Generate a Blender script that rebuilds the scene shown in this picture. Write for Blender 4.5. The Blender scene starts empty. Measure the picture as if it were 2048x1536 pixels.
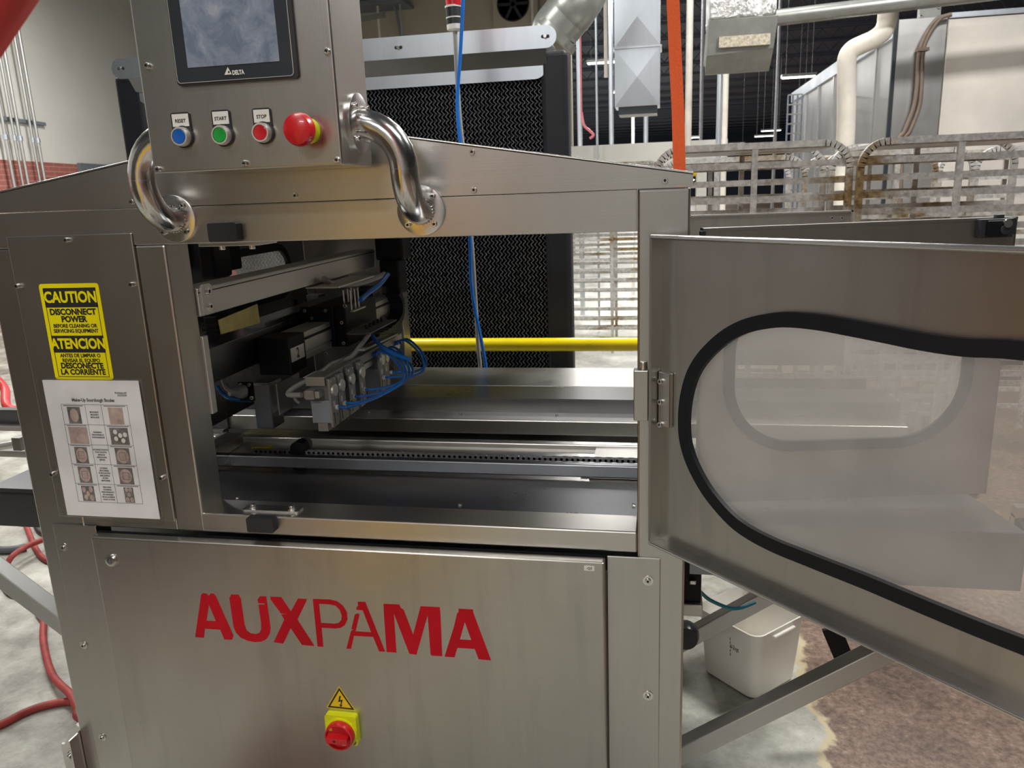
import bpy, math, random
from mathutils import Vector, Matrix
from mathutils.geometry import tessellate_polygon
random.seed(7)
V = Vector
PI = math.pi
sc = bpy.context.scene

# ------------------------------------------------------------------ camera
FPX = 1566.0
_down = V((246, 6312, FPX)).normalized()
_X = V((8204, 69, -FPX)); _X -= _down * _X.dot(_down); _X.normalize()
_Z = -_down
_Y = _Z.cross(_X)
CAM = V((0.0, -1.3, 1.55))
def w_of(c):                      # camera space (x right, y down, z forward) to world
    c = V(c); return V((_X.dot(c), _Y.dot(c), _Z.dot(c)))
def ray(px, py): return w_of((px - 1024, py - 768, FPX))
def at(px, py, x=None, y=None, z=None):
    r = ray(px, py)
    if y is not None: t = (y - CAM.y) / r.y
    elif x is not None: t = (x - CAM.x) / r.x
    else: t = (z - CAM.z) / r.z
    return CAM + r * t
def far(px, py, d): return CAM + ray(px, py) * (d / FPX)
cd = bpy.data.cameras.new('camera'); cam = bpy.data.objects.new('camera', cd)
sc.collection.objects.link(cam); sc.camera = cam
r_, u_, b_ = w_of((1, 0, 0)), w_of((0, -1, 0)), w_of((0, 0, -1))
cam.matrix_world = Matrix(((r_.x, u_.x, b_.x, CAM.x), (r_.y, u_.y, b_.y, CAM.y), (r_.z, u_.z, b_.z, CAM.z), (0, 0, 0, 1)))
cd.sensor_width = 36; cd.lens = FPX / 2048 * 36; cd.clip_start = 0.02; cd.clip_end = 200
cd.dof.use_dof = True; cd.dof.focus_distance = 1.45; cd.dof.aperture_fstop = 12.0

# ------------------------------------------------------------------ world, lights, exposure
wd = bpy.data.worlds.new('World'); sc.world = wd; wd.use_nodes = True
bg = wd.node_tree.nodes['Background']; bg.inputs[0].default_value = (0.80, 0.79, 0.77, 1); bg.inputs[1].default_value = 0.30
sc.view_settings.view_transform = 'Standard'; sc.view_settings.look = 'None'
sc.view_settings.gamma = 1.0; sc.view_settings.exposure = 0.62
sc.cycles.max_bounces = 8; sc.cycles.diffuse_bounces = 3; sc.cycles.glossy_bounces = 5
sc.cycles.transmission_bounces = 6; sc.cycles.transparent_max_bounces = 12
sc.cycles.sample_clamp_indirect = 4.0
# hall high bays plus unseen lights added for tray streak, front wall and far end: (x, y, z, length along x, width along y, watts)
LAMPS = [(-1.7, -2.6, 4.6, 1.3, .5, 40), (1.6, -1.2, 4.6, 1.3, .5, 50), (-2.2, 1.9, 4.6, 1.3, .5, 75), (2.2, 2.2, 4.6, 1.3, .5, 140),
         (0.4, 4.6, 4.7, 1.3, .5, 110), (-5.2, 3.2, 4.7, 1.3, .5, 100), (-6.3, 8.2, 5.0, 1.3, .5, 150), (-0.4, 9.0, 4.2, 2.4, .7, 190), (-1.0, -6.3, 4.6, 1.3, .5, 110), (0, 20, 6.2, 3, 1, 500), (-1, 40, 6.2, 3, 1, 900), (1, 62, 6.2, 3, 1, 900),
         (-1.0, 9.0, 5.4, 1.3, .5, 110)]
for i, (x, y, z, a, b, w) in enumerate(LAMPS):
    ld = bpy.data.lights.new('hall_and_fill_light', 'AREA'); ld.shape = 'RECTANGLE'; ld.size = a; ld.size_y = b; ld.energy = w
    ld.color = (1.0, 0.98, 0.945)
    lo = bpy.data.objects.new('hall_and_fill_light', ld); sc.collection.objects.link(lo); lo.location = (x, y, z - .02)

# ------------------------------------------------------------------ materials
MAT = {}
def nt(name):
    m = bpy.data.materials.new(name); m.use_nodes = True; MAT[name] = m
    t = m.node_tree; return m, t, t.nodes['Principled BSDF']
def noise(t, scale, detail=4, sx=1, sy=1, sz=1, rough=.6):
    tc = t.nodes.new('ShaderNodeTexCoord'); mp = t.nodes.new('ShaderNodeMapping')
    mp.inputs['Scale'].default_value = (sx, sy, sz)
    n = t.nodes.new('ShaderNodeTexNoise'); n.inputs['Scale'].default_value = scale; n.inputs['Detail'].default_value = detail
    n.inputs['Roughness'].default_value = rough
    t.links.new(tc.outputs['Object'], mp.inputs[0]); t.links.new(mp.outputs[0], n.inputs[0]); return n
def ramp(t, src, stops):
    r = t.nodes.new('ShaderNodeValToRGB'); e = r.color_ramp.elements
    while len(e) < len(stops): e.new(.5)
    for k, (p, c) in enumerate(stops):
        e[k].position = p; e[k].color = (*c, 1) if len(c) == 3 else c
    t.links.new(src, r.inputs[0]); return r
def mixc(t, fac, a, b):
    m = t.nodes.new('ShaderNodeMix'); m.data_type = 'RGBA'
    for s, v in ((m.inputs[0], fac), (m.inputs[6], a), (m.inputs[7], b)):
        if hasattr(v, 'links') or hasattr(v, 'is_linked'): t.links.new(v, s)
        elif isinstance(v, (int, float)): s.default_value = v
        else: s.default_value = (*v, 1)
    return m.outputs[2]
def bump(t, b, src, strength, dist=.001):
    n = t.nodes.new('ShaderNodeBump'); n.inputs['Strength'].default_value = strength; n.inputs['Distance'].default_value = dist
    t.links.new(src, n.inputs['Height']); t.links.new(n.outputs[0], b.inputs['Normal'])
def plain(name, col, rough=.5, metal=0.0, var=.12, scale=14, coat=0, emit=None, spec=None):
    m, t, b = nt(name)
    n = noise(t, scale, 5)
    a = tuple(c * (1 - var) for c in col); c2 = tuple(min(1, c * (1 + var)) for c in col)
    r = ramp(t, n.outputs[0], [(.3, a), (.7, c2)]); t.links.new(r.outputs[0], b.inputs['Base Color'])
    b.inputs['Roughness'].default_value = rough; b.inputs['Metallic'].default_value = metal
    b.inputs['Coat Weight'].default_value = coat
    if spec is not None: b.inputs['Specular IOR Level'].default_value = spec
    if emit:
        b.inputs['Emission Color'].default_value = (*emit[:3], 1); b.inputs['Emission Strength'].default_value = emit[3]
    return m
def steel(name, col=(.64, .625, .60), rough=.27, axis='x', stain=.6, brush=.14, dents=0):
    m, t, b = nt(name)
    s = {'x': (1.5, 160, 160), 'y': (160, 1.5, 160), 'z': (160, 160, 1.5)}[axis]
    g = noise(t, 3, 3, *s)                                    # grinding grain
    c = noise(t, 4.5, 6, 1, 1, .6)                            # handling smears
    f = noise(t, 55, 3)
    base = ramp(t, g.outputs[0], [(.3, tuple(v * .975 for v in col)), (.7, tuple(min(1, v * 1.02) for v in col))])
    sm = ramp(t, c.outputs[0], [(.42, (0, 0, 0)), (.72, (1, 1, 1))])
    mx = mixc(t, .5, base.outputs[0], base.outputs[0])
    dr_ = noise(t, 7, 5, 3.2, 3.2, .28)                      # dried runs, taller than wide
    sm2 = ramp(t, dr_.outputs[0], [(.50, (0, 0, 0)), (.66, (1, 1, 1))])
    sq = t.nodes.new('ShaderNodeMix'); sq.data_type = 'RGBA'; sq.inputs[0].default_value = .45
    t.links.new(sm.outputs[0], sq.inputs[6]); t.links.new(sm2.outputs[0], sq.inputs[7]); sm = None
    st = t.nodes.new('ShaderNodeMath'); st.operation = 'MULTIPLY'; st.inputs[1].default_value = .34 * stain
    t.links.new(sq.outputs[2], st.inputs[0])
    t.links.new(mixc(t, st.outputs[0], base.outputs[0], tuple(v * .72 for v in col)), b.inputs['Base Color'])
    rr = t.nodes.new('ShaderNodeMapRange'); rr.inputs[3].default_value = rough - .04; rr.inputs[4].default_value = rough + .13
    t.links.new(c.outputs[0], rr.inputs[0]); t.links.new(rr.outputs[0], b.inputs['Roughness'])
    b.inputs['Metallic'].default_value = 1.0
    ad = t.nodes.new('ShaderNodeMath'); ad.operation = 'ADD'
    m2 = t.nodes.new('ShaderNodeMath'); m2.operation = 'MULTIPLY'; m2.inputs[1].default_value = .05 + dents
    t.links.new(c.outputs[0], m2.inputs[0]); t.links.new(g.outputs[0], ad.inputs[0]); t.links.new(m2.outputs[0], ad.inputs[1])
    bump(t, b, ad.outputs[0], brush, .0006)
    return m
S = steel('brushed_steel_horizontal', col=(.60, .585, .56), axis='x')
SZ = steel('brushed_steel_vertical', col=(.54, .525, .50), axis='z')
SY = steel('brushed_steel_deep', axis='y')
SD = steel('worn_door_steel', col=(.52, .505, .475), rough=.28, axis='x', stain=2.0, dents=.2)
SDK = steel('dark_tray_and_shade_steel', col=(.22, .225, .24), rough=.25, axis='x', stain=.6)
SP = steel('polished_tube_steel', col=(.70, .69, .67), rough=.13, axis='y', stain=.3, brush=.06)
SC = steel('screw_steel', col=(.75, .74, .72), rough=.2, axis='z', stain=.2, brush=.05)
SG = steel('galvanised_sheet', col=(.70, .76, .83), rough=.32, axis='z', stain=1.0, brush=.1, dents=.6)
ALU = steel('anodised_aluminium', col=(.72, .71, .68), rough=.45, axis='y', stain=.3, brush=.15)
ALD = steel('dull_cast_aluminium', col=(.42, .41, .39), rough=.5, axis='y', stain=1, brush=.2)
TUBE = steel('mill_finish_tube', col=(.58, .58, .57), rough=.42, axis='x', stain=.8, brush=.15)
OV = steel('oven_panel_steel', col=(.62, .62, .62), rough=.3, axis='z', stain=1.0, brush=.2, dents=1.5)
BLK = plain('black_plastic', (.022, .022, .026), .45)
BLKM = plain('black_anodised', (.007, .007, .009), .42, spec=.25)
RUB = plain('black_rubber', (.008, .009, .012), .5, spec=.3)
BEZ = plain('screen_bezel', (.030, .036, .044), .28)
RED = plain('red_plastic', (.62, .012, .02), .3, coat=.3)
REDH = plain('red_hose_rubber', (.33, .040, .035), .55, var=.35, scale=20)
REDN = plain('red_hose_smooth', (.60, .05, .05), .4, var=.2, scale=9)
REDV = plain('red_vinyl', (.50, .004, .014), .45, spec=.2)
BLU = plain('blue_plastic', (.010, .13, .55), .3)
BLT = plain('blue_tubing', (.008, .17, .66), .28, coat=.3)
GRN = plain('green_plastic', (.015, .36, .05), .3)
YEL = plain('yellow_plastic', (.75, .78, .005), .4)
YSG = plain('yellow_sign', (.95, .83, .0), .4, var=.03)
YWN = plain('yellow_warning_vinyl', (.90, .60, .01), .35, var=.03)
YRL = plain('yellow_rail_paint', (.90, .72, .0), .3, coat=.4, var=.06)
YSH = plain('amber_translucent_sheet', (.62, .52, .16), .35, var=.25)
WHT = plain('white_label', (.80, .79, .74), .5, var=.05)
WPL = plain('white_polyethylene', (.92, .89, .82), .42, var=.05, scale=5)
WPL.node_tree.nodes['Principled BSDF'].inputs['Subsurface Weight'].default_value = .3
WPL.node_tree.nodes['Principled BSDF'].inputs['Subsurface Radius'].default_value = (.02, .018, .014)
PAP = plain('white_paper', (.90, .90, .92), .35, var=.03)
INK = plain('black_ink', (.02, .02, .02), .5)
INKG = plain('grey_ink', (.16, .16, .17), .5)
GRYC = plain('grey_cable', (.36, .35, .33), .5)
GRYP = plain('grey_plastic_block', (.30, .34, .37), .5)
ORS = plain('orange_webbing', (.90, .13, .03), .75, var=.15, scale=300)
PIPE = plain('white_insulation_jacket', (.74, .70, .62), .6, var=.12, scale=6)
OVP = plain('cream_enamel_panel', (.76, .72, .66), .38, .25, var=.16, scale=1.6)
GRD = plain('grey_painted_duct', (.27, .28, .26), .35, .4, var=.12)
JST = plain('joist_paint', (.16, .18, .24), .7)
COOLP = plain('cooler_housing_black', (.010, .012, .019), .5)
PADM = plain('wet_pad_lit_edge', (.17, .18, .20), .22, var=.8, scale=45)
WALLW = plain('white_wall_paint', (.62, .61, .565), .7, var=.04, scale=1.2)
WALLB = plain('beige_far_wall', (.44, .39, .31), .8, var=.08, scale=1.2)
WALLF = plain('pale_block_wall', (.42, .41, .39), .8, var=.15, scale=.8)
WALLN = plain('dusky_blue_wall', (.10, .12, .17), .8)
WALLD = plain('dark_hall_wall', (.13, .12, .11), .8, var=.2, scale=.8)  # dark, slightly mottled colour for the right wall
DOORG = plain('grey_door_paint', (.14, .16, .18), .5)
LEDM = plain('led_diffuser', (.9, .9, .88), .5, emit=(1, .98, .94, 9))
OFFR = plain('brown_conduit', (.20, .15, .12), .5)
BROWND = plain('brown_dough_photo', (.52, .40, .36), .6, var=.25, scale=60)
PHOTOG = plain('grey_photo_ground', (.20, .18, .18), .6, var=.5, scale=45)
YCB = plain('ochre_reflection_tint', (.85, .50, .02), .4)
TAN = plain('tan_perforated_sheet', (.50, .45, .35), .6, var=.4, scale=70)
BRWN = plain('brown_reflection_tint', (.040, .030, .018), .5)
PINK = plain('pink_hose', (.75, .22, .25), .5)
SLT = plain('yellow_tube', (.70, .45, .03), .5)
def rack_mat():
    m, t, b = nt('rusty_rack_aluminium')
    n = noise(t, 2.6, 6, 1, 1, 1.2); f = noise(t, 45, 4)
    a = ramp(t, f.outputs[0], [(.35, (.46, .45, .43)), (.62, (.72, .71, .68))])
    r1 = ramp(t, f.outputs[0], [(.3, (.10, .05, .02)), (.7, (.42, .30, .14))])
    k = ramp(t, n.outputs[0], [(.50, (0, 0, 0)), (.62, (1, 1, 1))])
    t.links.new(mixc(t, k.outputs[0], a.outputs[0], r1.outputs[0]), b.inputs['Base Color'])
    b.inputs['Metallic'].default_value = .45; b.inputs['Roughness'].default_value = .45
    return m
RACK = rack_mat()
def foil_mat():
    m, t, b = nt('crinkled_foil'); n = noise(t, 16, 5); n.inputs['Distortion'].default_value = 1.2
    b.inputs['Base Color'].default_value = (.80, .80, .80, 1); b.inputs['Metallic'].default_value = 1; b.inputs['Roughness'].default_value = .28
    bump(t, b, n.outputs[0], 1.0, .03); return m
FOIL = foil_mat()
def screen_mat():
    m, t, b = nt('smudged_touch_screen')
    n = noise(t, 26, 8, 1, 1, 1, .7); n.inputs['Distortion'].default_value = .6
    r = ramp(t, n.outputs[0], [(.35, (.15, .19, .28)), (.55, (.24, .29, .38)), (.72, (.40, .44, .50))])
    t.links.new(r.outputs[0], b.inputs['Base Color']); b.inputs['Coat Weight'].default_value = .3; b.inputs['Coat Roughness'].default_value = .15
    r2 = ramp(t, n.outputs[0], [(.35, (.18,) * 3), (.7, (.5,) * 3)]); t.links.new(r2.outputs[0], b.inputs['Roughness'])
    return m
SCR = screen_mat()
def glaze_mat():                       # scratched hazy polycarbonate
    m, t, b = nt('scratched_polycarbonate')
    out = t.nodes['Material Output']
    tr = t.nodes.new('ShaderNodeBsdfTransparent'); tr.inputs[0].default_value = (.93, .92, .90, 1)
    df = t.nodes.new('ShaderNodeBsdfDiffuse'); df.inputs[0].default_value = (.86, .85, .83, 1)
    tl = t.nodes.new('ShaderNodeBsdfTranslucent'); tl.inputs[0].default_value = (.92, .91, .89, 1)
    gl = t.nodes.new('ShaderNodeBsdfGlossy'); gl.inputs['Roughness'].default_value = .22; gl.inputs[0].default_value = (.8, .8, .8, 1)
    n = noise(t, 5, 6)
    r = ramp(t, n.outputs[0], [(.3, (.13,) * 3), (.7, (.24,) * 3)])
    h = t.nodes.new('ShaderNodeMixShader'); h.inputs[0].default_value = .5
    t.links.new(df.outputs[0], h.inputs[1]); t.links.new(tl.outputs[0], h.inputs[2])
    a = t.nodes.new('ShaderNodeMixShader'); t.links.new(r.outputs[0], a.inputs[0]); t.links.new(tr.outputs[0], a.inputs[1]); t.links.new(h.outputs[0], a.inputs[2])
    c = t.nodes.new('ShaderNodeMixShader'); c.inputs[0].default_value = .10
    t.links.new(a.outputs[0], c.inputs[1]); t.links.new(gl.outputs[0], c.inputs[2]); t.links.new(c.outputs[0], out.inputs[0])
    return m
GLZ = glaze_mat()
def lam_mat():
    m, t, b = nt('clear_lamination_film'); out = t.nodes['Material Output']
    tr = t.nodes.new('ShaderNodeBsdfTransparent'); gl = t.nodes.new('ShaderNodeBsdfGlossy'); gl.inputs['Roughness'].default_value = .2
    n = noise(t, 9, 3); r = ramp(t, n.outputs[0], [(.4, (.04,) * 3), (.7, (.12,) * 3)])
    x = t.nodes.new('ShaderNodeMixShader'); t.links.new(r.outputs[0], x.inputs[0]); t.links.new(tr.outputs[0], x.inputs[1]); t.links.new(gl.outputs[0], x.inputs[2])
    t.links.new(x.outputs[0], out.inputs[0]); return m
LAM = lam_mat()
def floor_mat():
    m, t, b = nt('worn_concrete_floor')
    tc = t.nodes.new('ShaderNodeTexCoord'); sep = t.nodes.new('ShaderNodeSeparateXYZ'); t.links.new(tc.outputs['Object'], sep.inputs[0])
    n1 = noise(t, 3.2, 9, 1, 1, 1, .7); n2 = noise(t, 48, 8, 1, 1, 1, .75); n3 = noise(t, 7, 5)
    conc = ramp(t, n1.outputs[0], [(.34, (.15, .145, .12)), (.49, (.34, .335, .29)), (.64, (.56, .56, .50))])
    spots = ramp(t, n2.outputs[0], [(.30, (.10, .09, .075)), (.38, (1, 1, 1))])
    mm = t.nodes.new('ShaderNodeMix'); mm.data_type = 'RGBA'; mm.blend_type = 'MULTIPLY'; mm.inputs[0].default_value = .8
    t.links.new(conc.outputs[0], mm.inputs[6]); t.links.new(spots.outputs[0], mm.inputs[7])
    brown = ramp(t, n2.outputs[0], [(.36, (.085, .052, .038)), (.50, (.17, .115, .088)), (.62, (.25, .18, .14)), (.72, (.48, .40, .32))])
    # edge of the brown floor coating: x = .5 with a ragged line
    e = t.nodes.new('ShaderNodeMath'); e.operation = 'MULTIPLY_ADD'; e.inputs[1].default_value = .20
    t.links.new(n3.outputs[0], e.inputs[0]); t.links.new(sep.outputs[0], e.inputs[2])
    def step(a, w):
        q = t.nodes.new('ShaderNodeMapRange'); q.inputs[1].default_value = a; q.inputs[2].default_value = a + w
        t.links.new(e.outputs[0], q.inputs[0]); return q.outputs[0]
    c1 = mixc(t, step(.545, .012), mm.outputs[2], (.50, .43, .27))
    big = ramp(t, n1.outputs[0], [(.36, (.55, .52, .50)), (.62, (1.25, 1.2, 1.15))])
    bm = t.nodes.new('ShaderNodeMix'); bm.data_type = 'RGBA'; bm.blend_type = 'MULTIPLY'; bm.inputs[0].default_value = 1
    t.links.new(brown.outputs[0], bm.inputs[6]); t.links.new(big.outputs[0], bm.inputs[7])
    c2 = mixc(t, step(.572, .018), c1, bm.outputs[2])
    t.links.new(c2, b.inputs['Base Color'])
    rr = ramp(t, n1.outputs[0], [(.3, (.35,) * 3), (.7, (.6,) * 3)]); t.links.new(rr.outputs[0], b.inputs['Roughness'])
    bump(t, b, n2.outputs[0], .4, .003)
    return m
FLR = floor_mat()
def brick_mat():
    m, t, b = nt('red_painted_brick')
    tc = t.nodes.new('ShaderNodeTexCoord'); mp = t.nodes.new('ShaderNodeMapping')
    mp.inputs['Rotation'].default_value = (PI / 2, 0, 0)
    br = t.nodes.new('ShaderNodeTexBrick'); br.inputs['Scale'].default_value = 1.0
    br.inputs['Brick Width'].default_value = .30; br.inputs['Row Height'].default_value = .075; br.inputs['Mortar Size'].default_value = .006
    br.inputs['Color1'].default_value = (.27, .075, .06, 1); br.inputs['Color2'].default_value = (.34, .11, .09, 1); br.inputs['Mortar'].default_value = (.42, .24, .20, 1)
    t.links.new(tc.outputs['Object'], mp.inputs[0]); t.links.new(mp.outputs[0], br.inputs[0]); t.links.new(br.outputs[0], b.inputs['Base Color'])
    b.inputs['Roughness'].default_value = .7; return m
BRK = brick_mat()
def deck_mat():
    m, t, b = nt('corrugated_roof_deck'); tc = t.nodes.new('ShaderNodeTexCoord'); w = t.nodes.new('ShaderNodeTexWave')
    w.bands_direction = 'Y'; w.inputs['Scale'].default_value = 1.1; t.links.new(tc.outputs['Object'], w.inputs[0])
    r = ramp(t, w.outputs[0], [(.3, (.05, .06, .09)), (.8, (.17, .20, .28))]); t.links.new(r.outputs[0], b.inputs['Base Color'])
    b.inputs['Roughness'].default_value = .6; return m
DECK = deck_mat()

# ------------------------------------------------------------------ mesh helpers
class MB:
    def __init__(s): s.v = []; s.f = []; s.mi = []; s.sm = []; s.mats = []
    def m(s, mat):
        if mat not in s.mats: s.mats.append(mat)
        return s.mats.index(mat)
    def add(s, vs, fs, mat, smooth=False):
        o = len(s.v); k = s.m(mat); s.v += [tuple(p) for p in vs]
        for f in fs: s.f.append(tuple(i + o for i in f)); s.mi.append(k); s.sm.append(smooth)
        return s
    def hexa(s, p, mat):            # p: 4 bottom then 4 top
        return s.add(p, [(3, 2, 1, 0), (4, 5, 6, 7), (0, 1, 5, 4), (1, 2, 6, 5), (2, 3, 7, 6), (3, 0, 4, 7)], mat)
    def box(s, x0, x1, y0, y1, z0, z1, mat):
        return s.hexa([(x0, y0, z0), (x1, y0, z0), (x1, y1, z0), (x0, y1, z0), (x0, y0, z1), (x1, y0, z1), (x1, y1, z1), (x0, y1, z1)], mat)
    def bar(s, p0, p1, w, h, mat, up=(0, 0, 1)):
        p0, p1 = V(p0), V(p1); d = (p1 - p0).normalized(); u = V(up)
        a = d.cross(u); a = a.normalized() if a.length > 1e-6 else V((1, 0, 0)); c = a.cross(d).normalized()
        a *= w / 2; c *= h / 2
        return s.hexa([p0 - a - c, p0 + a - c, p1 + a - c, p1 - a - c, p0 - a + c, p0 + a + c, p1 + a + c, p1 - a + c], mat)
    def rev(s, prof, p, axis, mat, n=24, smooth=True, ang=None):     # prof: (radius, height) along axis from p
        p = V(p); d = V(axis).normalized(); a = d.orthogonal().normalized(); b = d.cross(a)
        vs = []; fs = []
        for r, h in prof:
            for k in range(n):
                th = 2 * PI * k / n; vs.append(p + d * h + (a * math.cos(th) + b * math.sin(th)) * r)
        for j in range(len(prof) - 1):
            for k in range(n):
                k2 = (k + 1) % n; fs.append((j * n + k, j * n + k2, (j + 1) * n + k2, (j + 1) * n + k))
        if prof[0][0] > 1e-6: fs.append(tuple(range(n))[::-1])
        if prof[-1][0] > 1e-6: fs.append(tuple(range((len(prof) - 1) * n, len(prof) * n)))
        return s.add(vs, fs, mat, smooth)
    def cyl(s, p0, p1, r, mat, n=24):
        p0, p1 = V(p0), V(p1); L = (p1 - p0).length
        return s.rev([(r, 0), (r, L)], p0, p1 - p0, mat, n)
    def tube(s, pts, r, mat, n=12, smooth_path=True, sub=8):
        pts = [V(p) for p in pts]
        if smooth_path and len(pts) > 2:
            q = []; P = [pts[0] * 2 - pts[1]] + pts + [pts[-1] * 2 - pts[-2]]
            for i in range(1, len(P) - 2):
                for k in range(sub):
                    t = k / sub; a, b, c, d = P[i - 1], P[i], P[i + 1], P[i + 2]
                    q.append(.5 * ((2 * b) + (c - a) * t + (2 * a - 5 * b + 4 * c - d) * t * t + (3 * b - a - 3 * c + d) * t ** 3))
            q.append(pts[-1]); pts = q
        vs = []; fs = []; N = len(pts)
        tg = (pts[1] - pts[0]).normalized(); a = tg.orthogonal().normalized()
        for i in range(N):
            t2 = (pts[min(i + 1, N - 1)] - pts[max(i - 1, 0)]).normalized()
            a = (a - t2 * a.dot(t2)).normalized(); b = t2.cross(a)
            rr = r(i / (N - 1)) if callable(r) else r
            for k in range(n):
                th = 2 * PI * k / n; vs.append(pts[i] + (a * math.cos(th) + b * math.sin(th)) * rr)
        for i in range(N - 1):
            for k in range(n):
                k2 = (k + 1) % n; fs.append((i * n + k, i * n + k2, (i + 1) * n + k2, (i + 1) * n + k))
        fs.append(tuple(range(n))[::-1]); fs.append(tuple(range((N - 1) * n, N * n)))
        return s.add(vs, fs, mat, True)
    def prism(s, loops, O, U, W, N, t, mat):      # loops: 2D outlines (first outer, others holes), extruded along N by t
        O, U, W, N = V(O), V(U), V(W), V(N)
        flat = [p for l in loops for p in l]
        tri = tessellate_polygon([[V((p[0], p[1], 0)) for p in l] for l in loops])
        k = len(flat); vs = [O + U * a + W * b for a, b in flat] + [O + U * a + W * b + N * t for a, b in flat]
        s.add(vs, [tuple(f) for f in tri] + [tuple(i + k for i in f)[::-1] for f in tri], mat)
        o = 0; fs = []
        for l in loops:
            n = len(l)
            for i in range(n): j = (i + 1) % n; fs.append((o + i, o + j, o + j + k, o + i + k))
            o += n
        return s.add(vs, fs, mat)
    def loft(s, rings, mat, cap0=True, cap1=True, smooth=True):
        n = len(rings[0]); vs = [p for r in rings for p in r]; fs = []
        for j in range(len(rings) - 1):
            for k in range(n):
                k2 = (k + 1) % n; fs.append((j * n + k, j * n + k2, (j + 1) * n + k2, (j + 1) * n + k))
        if cap0: fs.append(tuple(range(n))[::-1])
        if cap1: fs.append(tuple(range((len(rings) - 1) * n, len(rings) * n)))
        return s.add(vs, fs, mat, smooth)
    def build(s, name, parent=None, bevel=0, seg=2):
        me = bpy.data.meshes.new(name); me.from_pydata(s.v, [], s.f)
        for m in s.mats: me.materials.append(m)
        me.polygons.foreach_set('material_index', s.mi); me.polygons.foreach_set('use_smooth', s.sm)
        me.validate(); me.update()
        import bmesh
        bm = bmesh.new(); bm.from_mesh(me); bmesh.ops.recalc_face_normals(bm, faces=bm.faces); bm.to_mesh(me); bm.free()
        o = bpy.data.objects.new(name, me); sc.collection.objects.link(o)
        if parent: hang(o, parent)
        if any(s.sm):
            e = o.modifiers.new('split', 'EDGE_SPLIT'); e.split_angle = math.radians(40)
        if bevel:
            b = o.modifiers.new('bevel', 'BEVEL'); b.width = bevel; b.segments = seg; b.limit_method = 'ANGLE'; b.angle_limit = math.radians(50)
            b.harden_normals = False
            if any(s.sm): o.modifiers.move(1, 0)
        return o
def hang(o, parent):
    o.parent = parent; m = Matrix.Identity(4); p = parent
    while p: m = Matrix.Translation(-V(p.location)) @ m if p.type == 'EMPTY' else m; p = p.parent
    o.matrix_parent_inverse = m if parent.type == 'EMPTY' else Matrix.Identity(4)
def tag(o, label, cat, group=None):
    o['label'] = label; o['category'] = cat
    if group: o['group'] = group
    return o
def thing(name, loc, label, cat, group=None):
    o = bpy.data.objects.new(name, None); o.empty_display_size = .05; sc.collection.objects.link(o); o.location = loc
    return tag(o, label, cat, group)
def struct(mb, name, bevel=0):
    o = mb.build(name, None, bevel); o['kind'] = 'structure'; return o
def copy_thing(src, delta, label, group=None):
    c = src.copy(); sc.collection.objects.link(c); c.location = V(src.location) + V(delta); c['label'] = label
    if group: c['group'] = group
    def kids(a, b):
        for ch in a.children:
            d = ch.copy(); sc.collection.objects.link(d); d.parent = b; kids(ch, d)
    kids(src, c); return c
def arc(cx, cy, r, a0, a1, n=8):
    return [(cx + r * math.cos(math.radians(a0 + (a1 - a0) * k / n)), cy + r * math.sin(math.radians(a0 + (a1 - a0) * k / n))) for k in range(n + 1)]
def rrect(x0, x1, y0, y1, r, n=6):
    return arc(x1 - r, y1 - r, r, 0, 90, n) + arc(x0 + r, y1 - r, r, 90, 180, n) + arc(x0 + r, y0 + r, r, 180, 270, n) + arc(x1 - r, y0 + r, r, 270, 360, n)
def smooth_loop(pts, sub=6):
    n = len(pts); q = []; P = [V((p[0], p[1])) for p in pts]
    for i in range(n):
        a, b, c, d = P[i - 1], P[i], P[(i + 1) % n], P[(i + 2) % n]
        for k in range(sub):
            t = k / sub; e = .5 * ((2 * b) + (c - a) * t + (2 * a - 5 * b + 4 * c - d) * t * t + (3 * b - a - 3 * c + d) * t ** 3); q.append((e.x, e.y))
    return q
def offset_loop(pts, d):
    n = len(pts); out = []
    area = sum(pts[i - 1][0] * pts[i][1] - pts[i][0] * pts[i - 1][1] for i in range(n)); sg = 1 if area > 0 else -1
    for i in range(n):
        tx = pts[(i + 1) % n][0] - pts[i - 1][0]; ty = pts[(i + 1) % n][1] - pts[i - 1][1]; L = math.hypot(tx, ty) or 1
        out.append((pts[i][0] + sg * ty / L * d, pts[i][1] - sg * tx / L * d))
    return out
EX, EY, EZ = V((1, 0, 0)), V((0, 1, 0)), V((0, 0, 1))
def text(s, name, O, U, W, size, mat, parent, bold=0.0, align='CENTER', sx=1.0, label=None):
    cu = bpy.data.curves.new(name, 'FONT'); cu.body = s; cu.size = size; cu.align_x = align; cu.align_y = 'CENTER'
    cu.offset = bold; cu.extrude = .00012; cu.materials.append(mat); cu.resolution_u = 3; cu.space_character = 1.0
    o = bpy.data.objects.new(name, cu); sc.collection.objects.link(o)
    U, W = V(U).normalized(), V(W).normalized(); N = U.cross(W)
    me = bpy.data.meshes.new_from_object(o); bpy.data.objects.remove(o)
    M = Matrix(((U.x * sx, W.x, N.x, O[0]), (U.y * sx, W.y, N.y, O[1]), (U.z * sx, W.z, N.z, O[2]), (0, 0, 0, 1)))
    me.transform(M); me.materials.clear(); me.materials.append(mat)
    mo = bpy.data.objects.new(name, me); sc.collection.objects.link(mo)
    if parent: hang(mo, parent)
    return mo
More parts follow.
